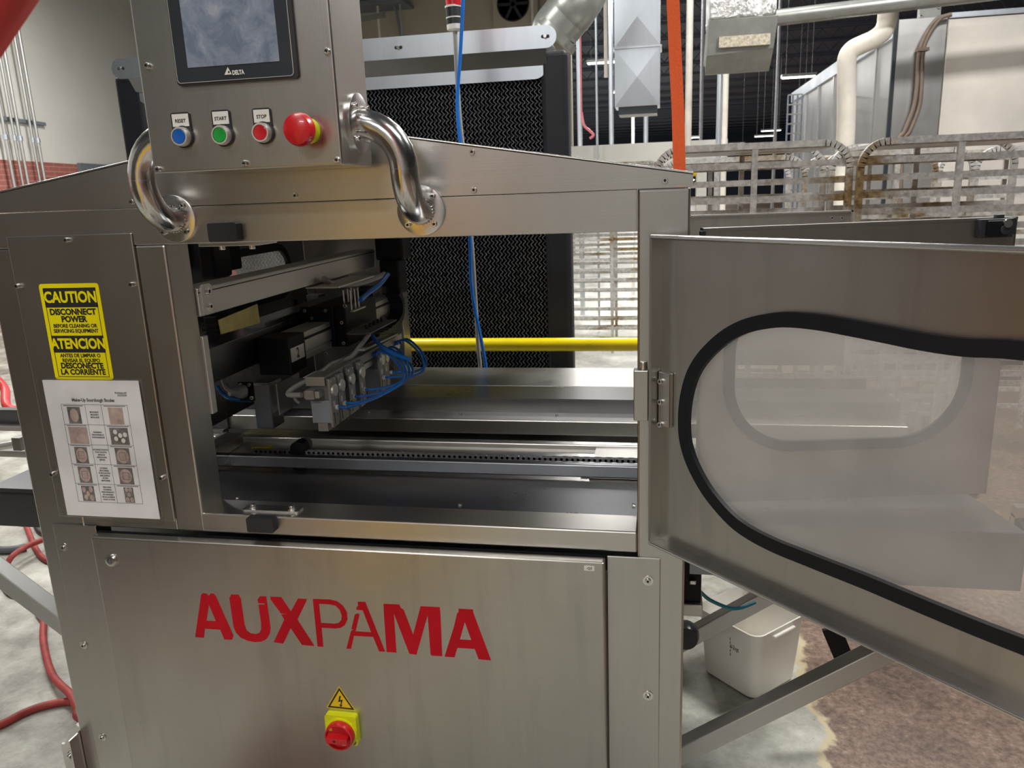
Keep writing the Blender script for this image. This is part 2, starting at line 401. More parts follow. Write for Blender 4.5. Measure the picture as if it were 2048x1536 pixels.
# screws share one mesh per direction
_scr = {}
def screw(p, axis, parent, r=.0052, h=.005, washer=0, name='screw'):
    key = (tuple(round(a, 2) for a in axis), r, h, washer)
    if key not in _scr:
        b = MB()
        if washer: b.rev([(washer, 0), (washer, .0014), (r * .8, .0016)], (0, 0, 0), axis, SC, 20)
        b.rev([(r, 0), (r, h * .85), (r * .88, h), (r * .52, h), (r * .5, h * .45)], (0, 0, 0), axis, SC, 18)
        b.rev([(r * .5, h * .45), (r * .5, h * .5)], (0, 0, 0), axis, INK, 6, False)
        o = b.build(name, parent); _scr[key] = o.data
    else:
        o = bpy.data.objects.new(name, _scr[key]); sc.collection.objects.link(o)
        hang(o, parent)
        e = o.modifiers.new('split', 'EDGE_SPLIT'); e.split_angle = math.radians(40)
    o.location = p
    return o

# ================================================================== THE HALL
b = MB(); b.box(-16, 14, -9, 90, -.12, 0, FLR); struct(b, 'floor')
b = MB(); b.box(-16, 14, -9, 90, 7.0, 7.15, DECK); struct(b, 'ceiling')
for k in range(24):                                            # bar joists under the deck
    y = 3.5 + k * 3.1 + max(0, k - 10) * .7; b = MB(); b.box(-14, 14, y, y + .08, 6.86, 6.99, JST); b.box(-14, 14, y, y + .08, 6.42, 6.50, JST)
    for q in range(46 if k < 12 else 0):
        x = -13.8 + q * .6; b.bar((x, y + .04, 6.5), (x + .3, y + .04, 6.86), .035, .035, JST); b.bar((x + .3, y + .04, 6.86), (x + .6, y + .04, 6.5), .035, .035, JST)
    struct(b, 'trim_%d' % (k + 1))
# left wall runs away at an angle: white above, painted brick below
WP = far(0, 319, 11.0); wdir = ray(1000, 381); wdir.z = 0; wdir.normalize(); BZ = WP.z
wn = V((wdir.y, -wdir.x, 0))
A = WP - wdir * 9; L = 9 + 8.5
def wallpiece(z0, z1, mat, name, th=.2):
    o_ = MB().box(0, L, 0, th, z0, z1, mat).build(name); o_['kind'] = 'structure'
    o_.matrix_world = Matrix.Translation((A.x, A.y, 0)) @ Matrix.Rotation(math.atan2(wdir.y, wdir.x), 4, 'Z')
    return o_
w1 = wallpiece(BZ, 7.0, WALLW, 'wall_left'); w2 = wallpiece(0, BZ, BRK, 'wall_left_brick_base', .2)
B_ = A + wdir * L
# beige cross wall beyond it, then the dark far end
yb = B_.y
b = MB(); b.box(B_.x - .3, -2.0, yb, yb + .2, 0, 7.0, WALLB); struct(b, 'wall_back')
b = MB(); b.box(-16, 14, 90, 90.4, 0, 7, WALLN); struct(b, 'wall_far')
b = MB(); b.box(-16, 14, -9.2, -9, 0, 7, WALLF); struct(b, 'wall_front')
b = MB(); b.box(13.8, 14, -9, 90, 0, 7, WALLD); struct(b, 'wall_right')
# lamps hanging over the hall (housing + diffuser)
def lamp(c, a, w, label, grp, horizontal=EX):
    t = thing('high_bay_lamp', (c[0], c[1], c[2]), label, 'lamp', grp)
    c = V(c); h = V(horizontal); k = V((-h.y, h.x, 0))
    def bb(a2, w2, z0, z1, m, nm):
        q = MB(); p = [c + h * sx * a2 + k * sy * w2 for sx, sy in ((-1, -1), (1, -1), (1, 1), (-1, 1))]
        q.hexa([v + EZ * z0 for v in p] + [v + EZ * z1 for v in p], m); return q.build(nm, t)
    bb(a / 2 + .02, w / 2 + .02, .01, .06, GRD, 'housing'); bb(a / 2, w / 2, 0, .012, LEDM, 'diffuser')
    q = MB(); top = 6.98
    for sgn in (-1, 1): q.tube([c + h * sgn * a * .4 + EZ * .06, c + h * sgn * a * .4 + V((0, 0, top - c[2]))], .004, GRD, 6, False)
    q.build('hanging_wire', t)
for x, y, z, a, w, _ in LAMPS[:0]: pass
lab = ['nearest the beige far wall', 'beside the galvanised drop duct', 'above the insulated pipe', 'beyond the orange webbing', 'low over the rack tops', 'far down the hall', 'small and farthest away']
for k, (px, py, d, a) in enumerate([(1208, 126, 15, .62), (1597, 155, 14, .55), (1542, 262, 26, .6), (1528, 273, 27, .6), (1470, 288, 30, .7), (1386, 276, 24, .45), (1237, 185, 22, .35), (1602, 228, 22, .2)]):
    lamp(far(px, py, d), a, .16, ['lit LED strip just left of the galvanised duct', 'lit LED strip above the dark rack cage near the oven', 'upper one of two small lit strips over the bakery racks', 'lower one of two small lit strips over the bakery racks',
         'small lit strip low over the front rack top rail', 'small lit strip right behind the orange webbing', 'tiny lit strip at the left edge of the galvanised duct', 'tiny lit lamp behind the wire cage column'][k], None)
# conduits on strut rails across the left wall
cn = V((wn.x, wn.y, 0)); cn = cn if cn.dot(CAM - WP) > 0 else -cn
def wallat(px, py, off=.0):
    r = ray(px, py); P0 = WP + cn * off; return CAM + r * ((P0 - CAM).dot(cn) / r.dot(cn))
def conduit(px0, py0, px1, py1, off, r, label):
    p = wallat(px0, py0, off); q = wallat(px1, py1, off)
    top = V((p.x, p.y, 6.9)); bot = V((p.x, p.y, .35))
    m = MB(); m.tube([top, bot], r * .85, TUBE, 10, False)
    for z in (1.0, 2.5, 4.2): m.cyl((p.x, p.y, z), (p.x, p.y, z + .07), r * 1.25, SG, 10)
    o = m.build('wall_conduit'); tag(o, label, 'conduit', 'conduits on the left wall'); return o
for k, px in enumerate((4, 22, 33, 58, 68)):
    conduit(px, 240, px, 240, .10, .024 if k % 2 else .030, ['leftmost steel conduit on the white wall', 'second steel conduit from the left on the white wall', 'middle steel conduit on the white wall',
                                         'fourth steel conduit, standing right of the gap', 'rightmost steel conduit on the white wall'][k])
p = wallat(-60, 227, .03); q = wallat(88, 241, .03); q.z = p.z
b = MB(); b.bar(p, q, .042, .05, DOORG); tag(b.build('strut_rail'), 'perforated metal strut rail crossing behind the wall conduits', 'rail')
p0 = wallat(157, 326, .03); p1 = wallat(330, 333, .03)
b = MB(); w_ = (p1 - p0); w_.z = 0; zt = p0.z
def onwall(a_, z, off): return p0 + w_.normalized() * a_ + cn * off + V((0, 0, z - p0.z))
def wslab(mb, a0, a1, z0, z1, o0, o1, mat):
    mb.hexa([onwall(a0, z0, o0), onwall(a1, z0, o0), onwall(a1, z0, o1), onwall(a0, z0, o1), onwall(a0, z1, o0), onwall(a1, z1, o0), onwall(a1, z1, o1), onwall(a0, z1, o1)], mat)
wslab(b, 0, 1.8, .01, zt, -.03, .03, DOORG); wslab(b, .12, .88, .05, zt - .12, .03, .05, BEZ); wslab(b, .92, 1.68, .05, zt - .12, .03, .05, BEZ)
o = b.build('door_1'); o['kind'] = 'structure'

# ================================================================== THE SCORING MACHINE
XL, XR, YB = -1.272, .043, 1.30
ZS, ZT, ZBM = .952, 1.477, 1.543          # sill top, opening top, beam seam
M = thing('scoring_machine', (-.61, .65, 0), 'stainless steel dough scoring machine with control box, open guard door and red lettering', 'machine')
JX = -.889                                 # left edge of the opening
def bx(name, x0, x1, y0, y1, z0, z1, mat=S, bev=.002, parent=None):
    return MB().box(x0, x1, y0, y1, z0, z1, mat).build(name, parent or M, bev)
bx('top_beam', XL, -.040, 0, .075, ZT, ZBM, S)
bx('frame_post', -.040, XR, 0, .075, .12, ZBM, SZ, .004)
bx('frame_post', JX - .062, JX, 0, .0752, .912, ZT, SZ, .004)
bx('sill', JX - .062, -.040, .0004, .075, .912, ZS, S, .003)
bx('frame_post', XL, XL + .11, .0008, .075, .12, ZT, SZ, .004)
bx('frame_post', XL, XL + .07, YB - .07, YB, .12, ZBM, SZ, .004)
bx('frame_post', JX - .03, JX + .02, YB - .07, YB, .86, ZBM, SZ, .003)
bx('frame_post', XR - .07, XR, YB - .07, YB, .12, ZBM, SZ, .004)
bx('top_beam', XL, XR, YB - .06, YB, ZT, ZBM, S)
bx('rear_panel', XL + .07, JX - .03, YB - .012, YB - .004, .86, ZT, S, 0)
# side enclosure at the left: tub behind the screwed cover
bx('side_enclosure', XL + .01, JX - .062, .003, .070, .912, ZT, SZ, .002)
cov = bx('enclosure_cover', at(12, 473, y=-.004).x, at(262, 465, y=-.004).x, -.0045, -.0005, at(352, 1043, y=-.004).z, at(262, 466, y=-.004).z, SZ, .0015)
for px, py in ((135, 480), (37, 572), (265, 569), (107, 947), (325, 955)): screw(at(px, py, y=-.0045), (0, -1, 0), cov, .0048, .007)
# weld seam on the right post, gusset plate
bx('weld_seam', -.0412, -.0398, -.0006, .001, ZT, ZBM, SC, 0)
# roof: gabled front plate, two roof sheets, rear plate
AX, AZ = -.616, 1.673
gp = [(XL, ZBM + .001), (XR + .003, ZBM + .001), (XR + .003, 1.5645), (AX, AZ), (XL, 1.572)]
b = MB().prism([gp], (0, -.003, 0), EX, EZ, EY, .003, S); b.build('gable_plate', M, .0008)
for nm, (x0, z0) in (('left', (XL, 1.572)), ('right', (XR + .003, 1.5645))):
    MB().tube([(x0, -.0015, z0 + .0005), (AX, -.0015, AZ + .0005)], .0019, SC, 10, False).build('highlight_hem', M)  # bright tube added along the gable's edge to give its white highlight
b = MB().prism([[(XL, 1.545), (XR, 1.545), (XR, 1.560), (AX, AZ - .004), (XL, 1.568)]], (0, YB, 0), EX, EZ, EY, .003, S); b.build('gable_plate', M)
for x0, z0 in ((XL, 1.572), (XR + .003, 1.5645)):
    b = MB(); b.hexa([(x0, -.003, z0 - .002), (AX, -.003, AZ - .002), (AX, YB, AZ - .002), (x0, YB, z0 - .002), (x0, -.003, z0), (AX, -.003, AZ), (AX, YB, AZ), (x0, YB, z0)], S)
    b.build('roof_sheet', M)
b = MB(); b.box(XR - .003, XR, .075, YB, 1.543, 1.562, S); b.build('roof_flange', M)
for px, py in ((944, 304), (948, 380), (1330, 361), (591, 391), (263, 337), (264, 404)): screw(at(px, py, y=-.003), (0, -1, 0), M, .0048, .004)
screw((XR, .02, 1.551), (1, 0, 0), M, .005, .006)
# lower cabinet
bx('cabinet_body', XL + .02, XR - .002, .03, YB - .02, .16, .86, S, 0)
cl = bx('cover_strip', at(105, 1052, y=-.003).x, at(262, 1536, y=-.003).x + .02, -.0035, .0005, .13, at(185, 1052, y=-.003).z, SZ, .0012)
for px, py in ((128, 1094), (168, 1290), (205, 1474)): screw(at(px, py, y=-.0035), (0, -1, 0), cl, .0048, .005, .0085)
cr = bx('cover_strip', -.094, at(1321, 1117, y=-.003).x, -.0035, .0005, .13, at(1321, 1117, y=-.003).z, SZ, .0015)
for px, py in ((1296, 1161), (1296, 1391)): screw(at(px, py, y=-.0035), (0, -1, 0), cr, .0050, .005, .0095)
bx('door_seal', -1.14, -.098, -.002, .004, .889, .9035, RUB, 0)
# cabinet door: folded pan, thicker at the top
DY = -.030
dz1 = .894; dx0 = at(180, 1074, y=DY).x; dx1 = at(1209, 1126, y=DY).x
dr = MB().box(dx0, dx1, DY, -.006, .14, at(1209, 1126, y=DY).z, SD).build('cabinet_door', M, .004, 3)
ztop = at(1209, 1126, y=DY).z
# round lock
lk = at(224, 1120, y=DY)
b = MB(); b.rev([(.0135, 0), (.0135, .003), (.011, .0065), (.0065, .007), (.0062, .003)], lk, (0, -1, 0), SC, 28); b.rev([(.0062, .003), (.0062, .0032)], lk, (0, -1, 0), INKG, 20)
b.box(lk.x - .001, lk.x + .001, lk.y - .0068, lk.y - .003, lk.z - .005, lk.z + .005, SC); b.build('door_lock', dr)
# lettering, cut as flat vinyl on the door
def c1(x, y): return (370 + x * .161133, 1160 + y * .161133)
def c2(x, y): return (690 + x * .151367, 1180 + y * .151367)
def letter(loops, name):
    L2 = []
    for lp in loops:
        q = []
        for p in lp: w = at(p[0], p[1], y=DY - .0003); q.append((w.x, w.z))
        L2.append(q)
    MB().prism(L2, (0, DY - .0004, 0), EX, EZ, EY, .0004, REDV).build('vinyl_letter', dr)
letter([[c1(*p) for p in ((125, 710), (200, 180), (225, 162), (262, 170), (296, 196), (318, 168), (350, 168), (385, 205), (600, 690), (585, 742), (488, 737), (437, 617), (248, 605), (235, 718))],
        [c1(*p) for p in ((268, 505), (384, 512), (296, 305))]], 'A')
letter([[c1(*p) for p in ((550, 225), (572, 182), (665, 182), (692, 235), (740, 560), (765, 625), (815, 663), (880, 672), (925, 655), (945, 610), (945, 540), (912, 308), (990, 304), (990, 293), (908, 288), (900, 240), (930, 202), (1008, 205), (1062, 600), (1052, 670),
        (1010, 735), (950, 765), (870, 772), (780, 755), (690, 715), (630, 650), (602, 580))]], 'U')
letter([[c1(*p) for p in ((1057, 208), (1195, 214), (1314, 390), (1400, 232), (1512, 236), (1500, 275), (1395, 492), (1606, 820), (1452, 806), (1312, 597), (1220, 790), (1100, 772), (1232, 490), (1195, 428), (1262, 424), (1190, 416), (1060, 238))]], 'X')
letter([[c1(*p) for p in ((1585, 235), (1800, 243), (1890, 265), (1960, 320), (2010, 400), (2018, 490), (1985, 560), (1930, 595), (1860, 602), (1695, 592), (1717, 830), (1645, 825))],
        [c1(*p) for p in ((1662, 296), (1688, 533), (1850, 543), (1905, 535), (1940, 495), (1945, 440), (1920, 370), (1870, 320), (1800, 303))]], 'P')
letter([[c2(*p) for p in ((168, 155), (268, 158), (530, 815), (452, 812), (372, 620), (118, 605), (80, 778), (18, 775), (78, 545), (108, 520), (82, 518), (130, 325), (165, 308), (192, 325), (140, 548), (345, 560), (235, 270), (150, 260), (150, 235), (172, 205))]], 'A')
letter([[c2(*p) for p in ((508, 183), (715, 192), (735, 235), (775, 262), (900, 590), (998, 215), (1252, 228), (1262, 330), (1285, 875), (1145, 868), (1130, 850), (1092, 335), (945, 855), (850, 842), (645, 310), (680, 828), (550, 820), (515, 350))]], 'M')
letter([[c2(*p) for p in ((1500, 247), (1690, 258), (1695, 300), (1930, 930), (1765, 915), (1715, 780), (1485, 765), (1448, 890), (1315, 880), (1440, 480), (1480, 310), (1500, 290))],
        [c2(*p) for p in ((1518, 655), (1668, 662), (1583, 425))]], 'A')
w0 = at(1168, 1131, y=DY); w1_ = at(1189, 1142, y=DY)
tg = MB().box(w0.x, w1_.x, DY - .0004, DY, w1_.z, w0.z, WHT).build('small_label', dr)
text('-Q2', 'label_text', ((w0.x + w1_.x) / 2, DY - .0006, (w0.z + w1_.z) / 2), EX, EZ, .006, INK, dr, .0001)
# warning triangle
T = [at(678, 1372, y=DY), at(653, 1415, y=DY), at(712, 1421.5, y=DY)]
def tri(inset, dy, mat, name, hole=None):
    c = (T[0] + T[1] + T[2]) / 3; q = [c + (p - c) * inset for p in T]; lp = [[(p.x, p.z) for p in q]]
    if hole: lp.append([((c + (p - c) * hole).x, (c + (p - c) * hole).z) for p in T])
    return MB().prism(lp, (0, DY - dy, 0), EX, EZ, EY, .0003, mat)
wt = tri(1.0, .0004, YWN, '').build('warning_triangle', dr)
m = tri(.90, .0007, INK, '', .72)
cx_, cz_ = at(681, 1402, y=DY).x, at(681, 1402, y=DY).z; k = .0118
bolt = [(-.1, 1.0), (.2, 1.0), (-.05, .18), (.45, .35), (.12, -.75), (.35, -.68), (-.05, -1.2), (-.28, -.6), (-.06, -.72), (.12, -.02), (-.42, -.2)]
m.prism([[(cx_ + a_ * k, cz_ + c_ * k) for a_, c_ in bolt]], (0, DY - .0007, 0), EX, EZ, EY, .0003, INK); m.build('warning_symbol', dr)
# rotary isolator
p0 = at(649, 1428, y=DY - .012); p1 = at(722, 1498, y=DY - .012)
pl = at(649, 1428, y=DY - .012); prr = at(718, 1433, y=DY - .012); pb = at(720, 1497, y=DY - .012)
sw = MB().prism([rrect(pl.x, pl.x + .066, pl.z - .066, pl.z, .006)], (0, DY, 0), EX, EZ, (0, -1, 0), .014, YEL).build('isolator_switch', dr, .002)
kc = V((pl.x + .033, DY - .014, pl.z - .038))
b = MB(); b.rev([(.030, 0), (.030, .010), (.029, .016), (.026, .017), (.0255, .010), (.0005, .010)], kc, (0, -1, 0), RED, 40)
b.rev([(.033, -.0005), (.033, .003)], kc, (0, -1, 0), YEL, 40)
b.box(kc.x - .021, kc.x + .022, kc.y - .027, kc.y - .009, kc.z - .006, kc.z + .006, RED)
b.rev([(.003, 0), (.003, .0004)], kc + V((-.004, -.027, 0)), (0, -1, 0), INK, 12)
b.box(kc.x + .004, kc.x + .012, kc.y - .0106, kc.y - .0098, kc.z - .021, kc.z - .014, WHT)
b.box(kc.x - .021, kc.x - .014, kc.y - .0106, kc.y - .0098, kc.z + .010, kc.z + .017, YWN)
b.build('rotary_knob', dr, .0012)
b = MB(); b.rev([(.005, 0), (.005, .002), (.003, .002)], V((pl.x + .058, DY - .014, pl.z - .058)), (0, -1, 0), INKG, 14); b.build('isolator_screw', dr)
# ---- safety sensors (black) on beam and under the sill
def sensor(pa, pb_, y0, dep, name):
    a_, c_ = at(*pa, y=y0 - dep), at(*pb_, y=y0 - dep)
    return MB().prism([rrect(a_.x, c_.x, c_.z, a_.z, .004)], (0, y0, 0), EX, EZ, (0, -1, 0), dep, BLK).build(name, M, .0015)
sensor((413, 447), (475, 483), 0, .022, 'safety_sensor')
sn = sensor((491, 1036), (548, 1067), 0, .018, 'safety_sensor')
for x in (0, .018, .036): pass
pa = at(406, 484, y=.02); pb_ = at(500, 486, y=.02)
bp = MB().box(pa.x, pa.x + .12, .004, .07, ZT - .006, ZT, SC).build('sensor_bracket', M, .001)
for x in (.028, .088): screw((pa.x + x, .035, ZT - .006), (0, 0, -1), bp, .0055, .008)
pa = at(487, 1021, z=ZS); pb_ = at(598, 1018, z=ZS)
bp = MB().prism([rrect(pa.x, pa.x + .118, .018, .045, .004)], (0, 0, ZS), EX, EY, EZ, .004, SC).build('sensor_bracket', M, .0008)
for x in (.017, .100): screw((pa.x + x, .031, ZS + .004), (0, 0, 1), bp, .0052, .007, .008)
screw(at(476, 1000, z=.945), (0, 0, 1), M, .004, .006)
screw(at(920, 1013, z=.945), (0, 0, 1), M, .004, .006)
screw((XR - .09, .1, .96), (-1, 0, 0), M, .005, .006)
# hinge block on the right jamb
hb = MB().box(-.046, -.0215, -.012, .010, at(1276, 838, y=0).z, at(1276, 738, y=0).z, SZ)
hb.cyl((-.030, -.003, at(1276, 738, y=0).z), (-.030, -.003, at(1276, 722, y=0).z), .0065, SC, 16)
hb.build('hinge_block', M, .0015)

# ---- caution sticker
def rect_at(x0, x1, z0, z1, y, th, mat, name, parent, r=.004):
    return MB().prism([rrect(x0, x1, z0, z1, r)], (0, y, 0), EX, EZ, EY, th, mat).build(name, parent)
sx0, sx1 = at(77, 570, y=-.005).x, at(196, 566, y=-.005).x; sz1 = at(196, 566, y=-.005).z; sz0 = sz1 - .186
yS = -.0052
stk = rect_at(sx0, sx1, sz0, sz1, yS, .0006, YSG, 'caution_sign', M, .006)
sw_ = sx1 - sx0
def sp(px, py): w = at(px, py, y=yS); return w
def band(z0, z1): MB().box(sx0 + .0075, sx1 - .0075, yS - .0003, yS, z0, z1, INK).build('sign_band', stk)
zt1 = sz1 - .008; band(zt1 - .037, zt1)
zmid = sz1 - .0995; band(zmid - .033, zmid)
fr = MB()
def line(mb, x0, z0, x1, z1, w, y, mat):
    mb.box(min(x0, x1) - w / 2, max(x0, x1) + w / 2, y - .0002, y, min(z0, z1) - w / 2, max(z0, z1) + w / 2, mat)
line(fr, sx0 + .0085, sz0 + .006, sx0 + .0085, sz1 - .01, .0012, yS - .0001, INK); line(fr, sx1 - .0085, sz0 + .006, sx1 - .0085, sz1 - .01, .0012, yS - .0001, INK)
line(fr, sx0 + .0085, sz0 + .006, sx1 - .0085, sz0 + .006, .0012, yS - .0001, INK); fr.build('sign_border', stk)
cxs = (sx0 + sx1) / 2
def st(s, dz, size, mat, bold, sx): text(s, 'sign_text', (cxs, yS - .0005, sz1 - dz), EX, EZ, size, mat, stk, bold, 'CENTER', sx)
st('CAUTION', .0265, .0290, YSG, .0010, .86)
st('DISCONNECT', .0540, .0160, INK, .0006, .98); st('POWER', .0680, .0160, INK, .0006, .98)
st('BEFORE CLEANING OR', .0807, .0098, INK, .00022, .93); st('SERVICING EQUIPMENT', .0905, .0098, INK, .00022, .93)
st('ATENCION', .1160, .0275, YSG, .0010, .84)
st('ANTES DE LIMPIAR O', .1385, .0100, INK, .00022, .93); st('REVISAR EL EQUIPO', .1482, .0100, INK, .00022, .93)
st('DESCONECTE', .1588, .0150, INK, .0006, .98); st('LA CORRIENTE', .1712, .0150, INK, .0005, .96)

# ---- laminated instruction sheet hanging over the sticker
px0 = at(75, 757, y=-.006).x; px1 = at(287, 757, y=-.006).x; pz1 = at(180, 754, y=-.006).z; pz0 = at(330, 1047, y=-.006).z
SH = thing('laminated_sheet', ((px0 + px1) / 2, -.007, pz0), 'laminated white instruction sheet with dough photos taped under the yellow caution sign', 'instruction sheet')
yP = -.0085
pg = rect_at(px0 + .012, px1 - .010, pz0 + .010, pz1 - .006, yP, .0004, PAP, 'paper', SH, .001)
lm = rect_at(px0, px1, pz0, pz1, yP - .0012, .0003, LAM, 'lamination', SH, .006)
b = MB(); b.prism([rrect(px0, px1, pz0, pz1, .006), rrect(px0 + .0025, px1 - .0025, pz0 + .0025, pz1 - .0025, .005)], (0, yP - .0016, 0), EX, EZ, EY, .0006, LAM); b.build('film_edge', SH)
def pt(u, v): return (px0 + .012 + (px1 - px0 - .022) * u, pz1 - .006 - (pz1 - pz0 - .016) * v)
def ptext(s, u, v, size, mat=INK, bold=.0002): x, z = pt(u, v); text(s, 'printed_text', (x, yP - .0002, z), EX, EZ, size, mat, pg, bold, 'CENTER', .9)
ptext('Make-Up Sourdough Boules', .50, .140, .0092, INKG, .0003)
ptext('Evolution #2', .80, .086, .0055, INKG, .0001); ptext('2/27/2024', .81, .104, .0055, INKG, .0001)
g = MB(); U0, U1 = .155, .845; VR = [.172, .316, .462, .606, .752, .890]; UC = [U0, .405, .575, U1]
for v in VR: a_ = pt(U0, v); c_ = pt(U1, v); g.box(a_[0], c_[0], yP - .0003, yP, a_[1] - .0003, a_[1] + .0003, INKG)
for u in UC: a_ = pt(u, VR[0]); c_ = pt(u, VR[-1]); g.box(a_[0] - .0003, a_[0] + .0003, yP - .0003, yP, c_[1], a_[1], INKG)
for r in range(5):
    for u0, u1 in ((U0 + .02, .385), (.60, U1 - .02)):
        a_ = pt(u0, VR[r] + .006); c_ = pt(u1, VR[r] + .011); g.box(a_[0], c_[0], yP - .0003, yP, c_[1], a_[1], INKG)
g.build('printed_table', pg)
mid = [['MOLDING/', 'MOLDEO/', 'MOULAGE'], ['PANNING/', 'PANORÁMICO/', 'PANORAMIQUE'], ['SCORING (HAND)/', 'PUNTUACIÓN', '(MANO)/', 'MARQUAGE', '(MAIN)'],
       ['SCORING', '(MACHINE)/', 'PUNTUACIÓN', '(MÁQUINA)/', 'SCORE', '(MACHINE)'], ['PRE-OVEN', 'PANNING/', 'PREHORNEADO', 'EN BANDEJA/', 'PRE-PLACEMENT', 'DANS LE FOUR']]
for r, ls in enumerate(mid):
    for q, s in enumerate(ls): ptext(s, .49, (VR[r] + VR[r + 1]) / 2 + (q - (len(ls) - 1) / 2) * .0185, .0044, INKG, .00012)
DOUGH = [[(.5, .5, .33, .40)], [(.5, .48, .40, .38)], [(.2, .22, .13, .14), (.5, .22, .13, .14), (.8, .24, .13, .14), (.2, .75, .14, .14), (.85, .8, .13, .14)], [(.3, .25, .11, .14), (.55, .45, .11, .14), (.82, .4, .11, .14), (.3, .65, .11, .14), (.68, .75, .11, .14)],
         [(.5, .5, .42, .44)], [(.5, .5, .42, .44)], [(.5, .5, .42, .44)], [(.5, .5, .42, .42)], [(.2, .25, .15, .18), (.75, .22, .16, .2), (.48, .5, .14, .18), (.28, .75, .15, .18), (.75, .77, .17, .2)], [(.3, .15, .18, .13), (.7, .15, .18, .13), (.5, .48, .18, .13), (.27, .8, .2, .16), (.73, .8, .2, .16)]]
for r in range(5):
    for side in (0, 1):
        u0, u1 = ((.21, .345), (.64, .79))[side]; v0, v1 = VR[r] + .018, VR[r + 1] - .006
        if r == 1: u0, u1 = ((.185, .385), (.62, .81))[side]
        if r == 4 and side == 1: u0, u1 = .665, .765
        x0, z1 = pt(u0, v0); x1, z0 = pt(u1, v1)
        ph = MB().box(x0, x1, yP - .0004, yP, z0, z1, PHOTOG if (r, side) not in ((0, 1), (1, 0)) else BROWND)
        for (du, dv, ru, rv) in DOUGH[r * 2 + side]:
            cx, cz = x0 + (x1 - x0) * du, z1 + (z0 - z1) * dv; n = 20
            ph.prism([[(cx + (x1 - x0) * ru * math.cos(2 * PI * k / n), cz + (z1 - z0) * rv * math.sin(2 * PI * k / n)) for k in range(n)]], (0, yP - .0007, 0), EX, EZ, EY, .0002, WHT if (r, side) == (1, 1) else BROWND)
            if r in (2, 3):
                for k in ((-.5, 1), (.5, 1), (-.5, 0), (.5, 0)):
                    w, h = (x1 - x0) * ru, (z1 - z0) * rv
                    if k[1]: ph.box(cx + w * k[0] - .0003, cx + w * k[0] + .0003, yP - .001, yP - .0006, cz - h * .5, cz + h * .5, INKG)
                    else: ph.box(cx - w * .5, cx + w * .5, yP - .001, yP - .0006, cz + h * k[0] - .0003, cz + h * k[0] + .0003, INKG)
        ph.build('printed_photo', pg)

# ---- control box on two bent tubes
YF, YK = -.15, -.022
bxl, bxr, bz0, bz1 = -.7875, -.4715, 1.5955, 2.02
CB = MB().box(bxl, bxr, YF, YK, bz0, bz1, SZ).build('control_box', M, .0035, 3)
for px, py in ((655, 103), (675, 320), (491, 327), (296, 132), (318, 339)): screw(at(px, py, y=YF), (0, -1, 0), CB, .0048, .0055)
def hp(px, py, d=0): return at(px, py, y=YF - d)
sc0 = hp(352, 172, .006); sc1 = hp(597, 157, .006)
zb = (at(355, 171, y=YF - .006).z + at(597, 158, y=YF - .006).z) / 2
sxl, sxr = at(355, 171, y=YF - .006).x, at(597, 156, y=YF - .006).x; hgt = (sxr - sxl) * .735
scn = MB().prism([rrect(sxl, sxr, zb, zb + hgt, .006)], (0, YF, 0), EX, EZ, (0, -1, 0), .006, BLK)
scn.prism([rrect(sxl + .0025, sxr - .0065, zb + .004, zb + hgt - .004, .005)], (0, YF - .006, 0), EX, EZ, (0, -1, 0), .0015, BEZ)
scn.prism([rrect(sxl + .0018, sxr - .0058, zb + .0033, zb + hgt - .0033, .0055), rrect(sxl + .0028, sxr - .0068, zb + .0043, zb + hgt - .0043, .005)], (0, YF - .0062, 0), EX, EZ, (0, -1, 0), .0016, GRYC)
scn.build('screen_bezel', CB, .0008)
gl0 = at(376, 137, y=YF - .008); gl1 = at(559, 121, y=YF - .008)
MB().box(gl0.x, gl1.x, YF - .0082, YF - .0075, (gl0.z + gl1.z) / 2, zb + hgt - .018, SCR).build('touch_screen', CB)
lc = at(484, 145, y=YF - .008)
text('DELTA', 'maker_lettering', (lc.x, YF - .0083, lc.z + .0003), EX, EZ, .0085, WHT, CB, .0004, 'LEFT', 1.0)
for o_ in [o_ for o_ in sc.objects if o_.name.startswith('maker_lettering')]:
    xs = [v.co.x for v in o_.data.vertices]; dxx = at(465, 146, y=YF - .008).x - min(xs); f_ = (at(489, 146, y=YF).x - at(465, 146, y=YF).x) / (max(xs) - min(xs))
    x_0 = min(xs)
    for v in o_.data.vertices: v.co.x = x_0 + dxx + (v.co.x - x_0) * f_
t0, t1, t2 = at(455, 134, y=YF - .008), at(449, 150, y=YF - .008), at(463.5, 148.5, y=YF - .008)
zb_ = (t1.z + t2.z) / 2
tt = [(t1.x, zb_), (t2.x, zb_), (t0.x + .0004, t0.z)]
cc = ((t1.x + t2.x) / 2 + .0004, zb_ + .0042)
MB().prism([tt, [(cc[0] + .0012 + .0014 * math.cos(k * PI / 5), cc[1] - .0008 + .0019 * math.sin(k * PI / 5)) for k in range(10)]], (0, YF - .0078, 0), EX, EZ, (0, -1, 0), .0003, WHT).build('maker_triangle', CB)
def legend(px0, py0, px1, py1, s, name):
    a_, c_ = hp(px0, py0, .003), hp(px1, py1, .003)
    x0, x1, z1 = a_.x, c_.x, (a_.z + c_.z) / 2
    return x0, x1, z1
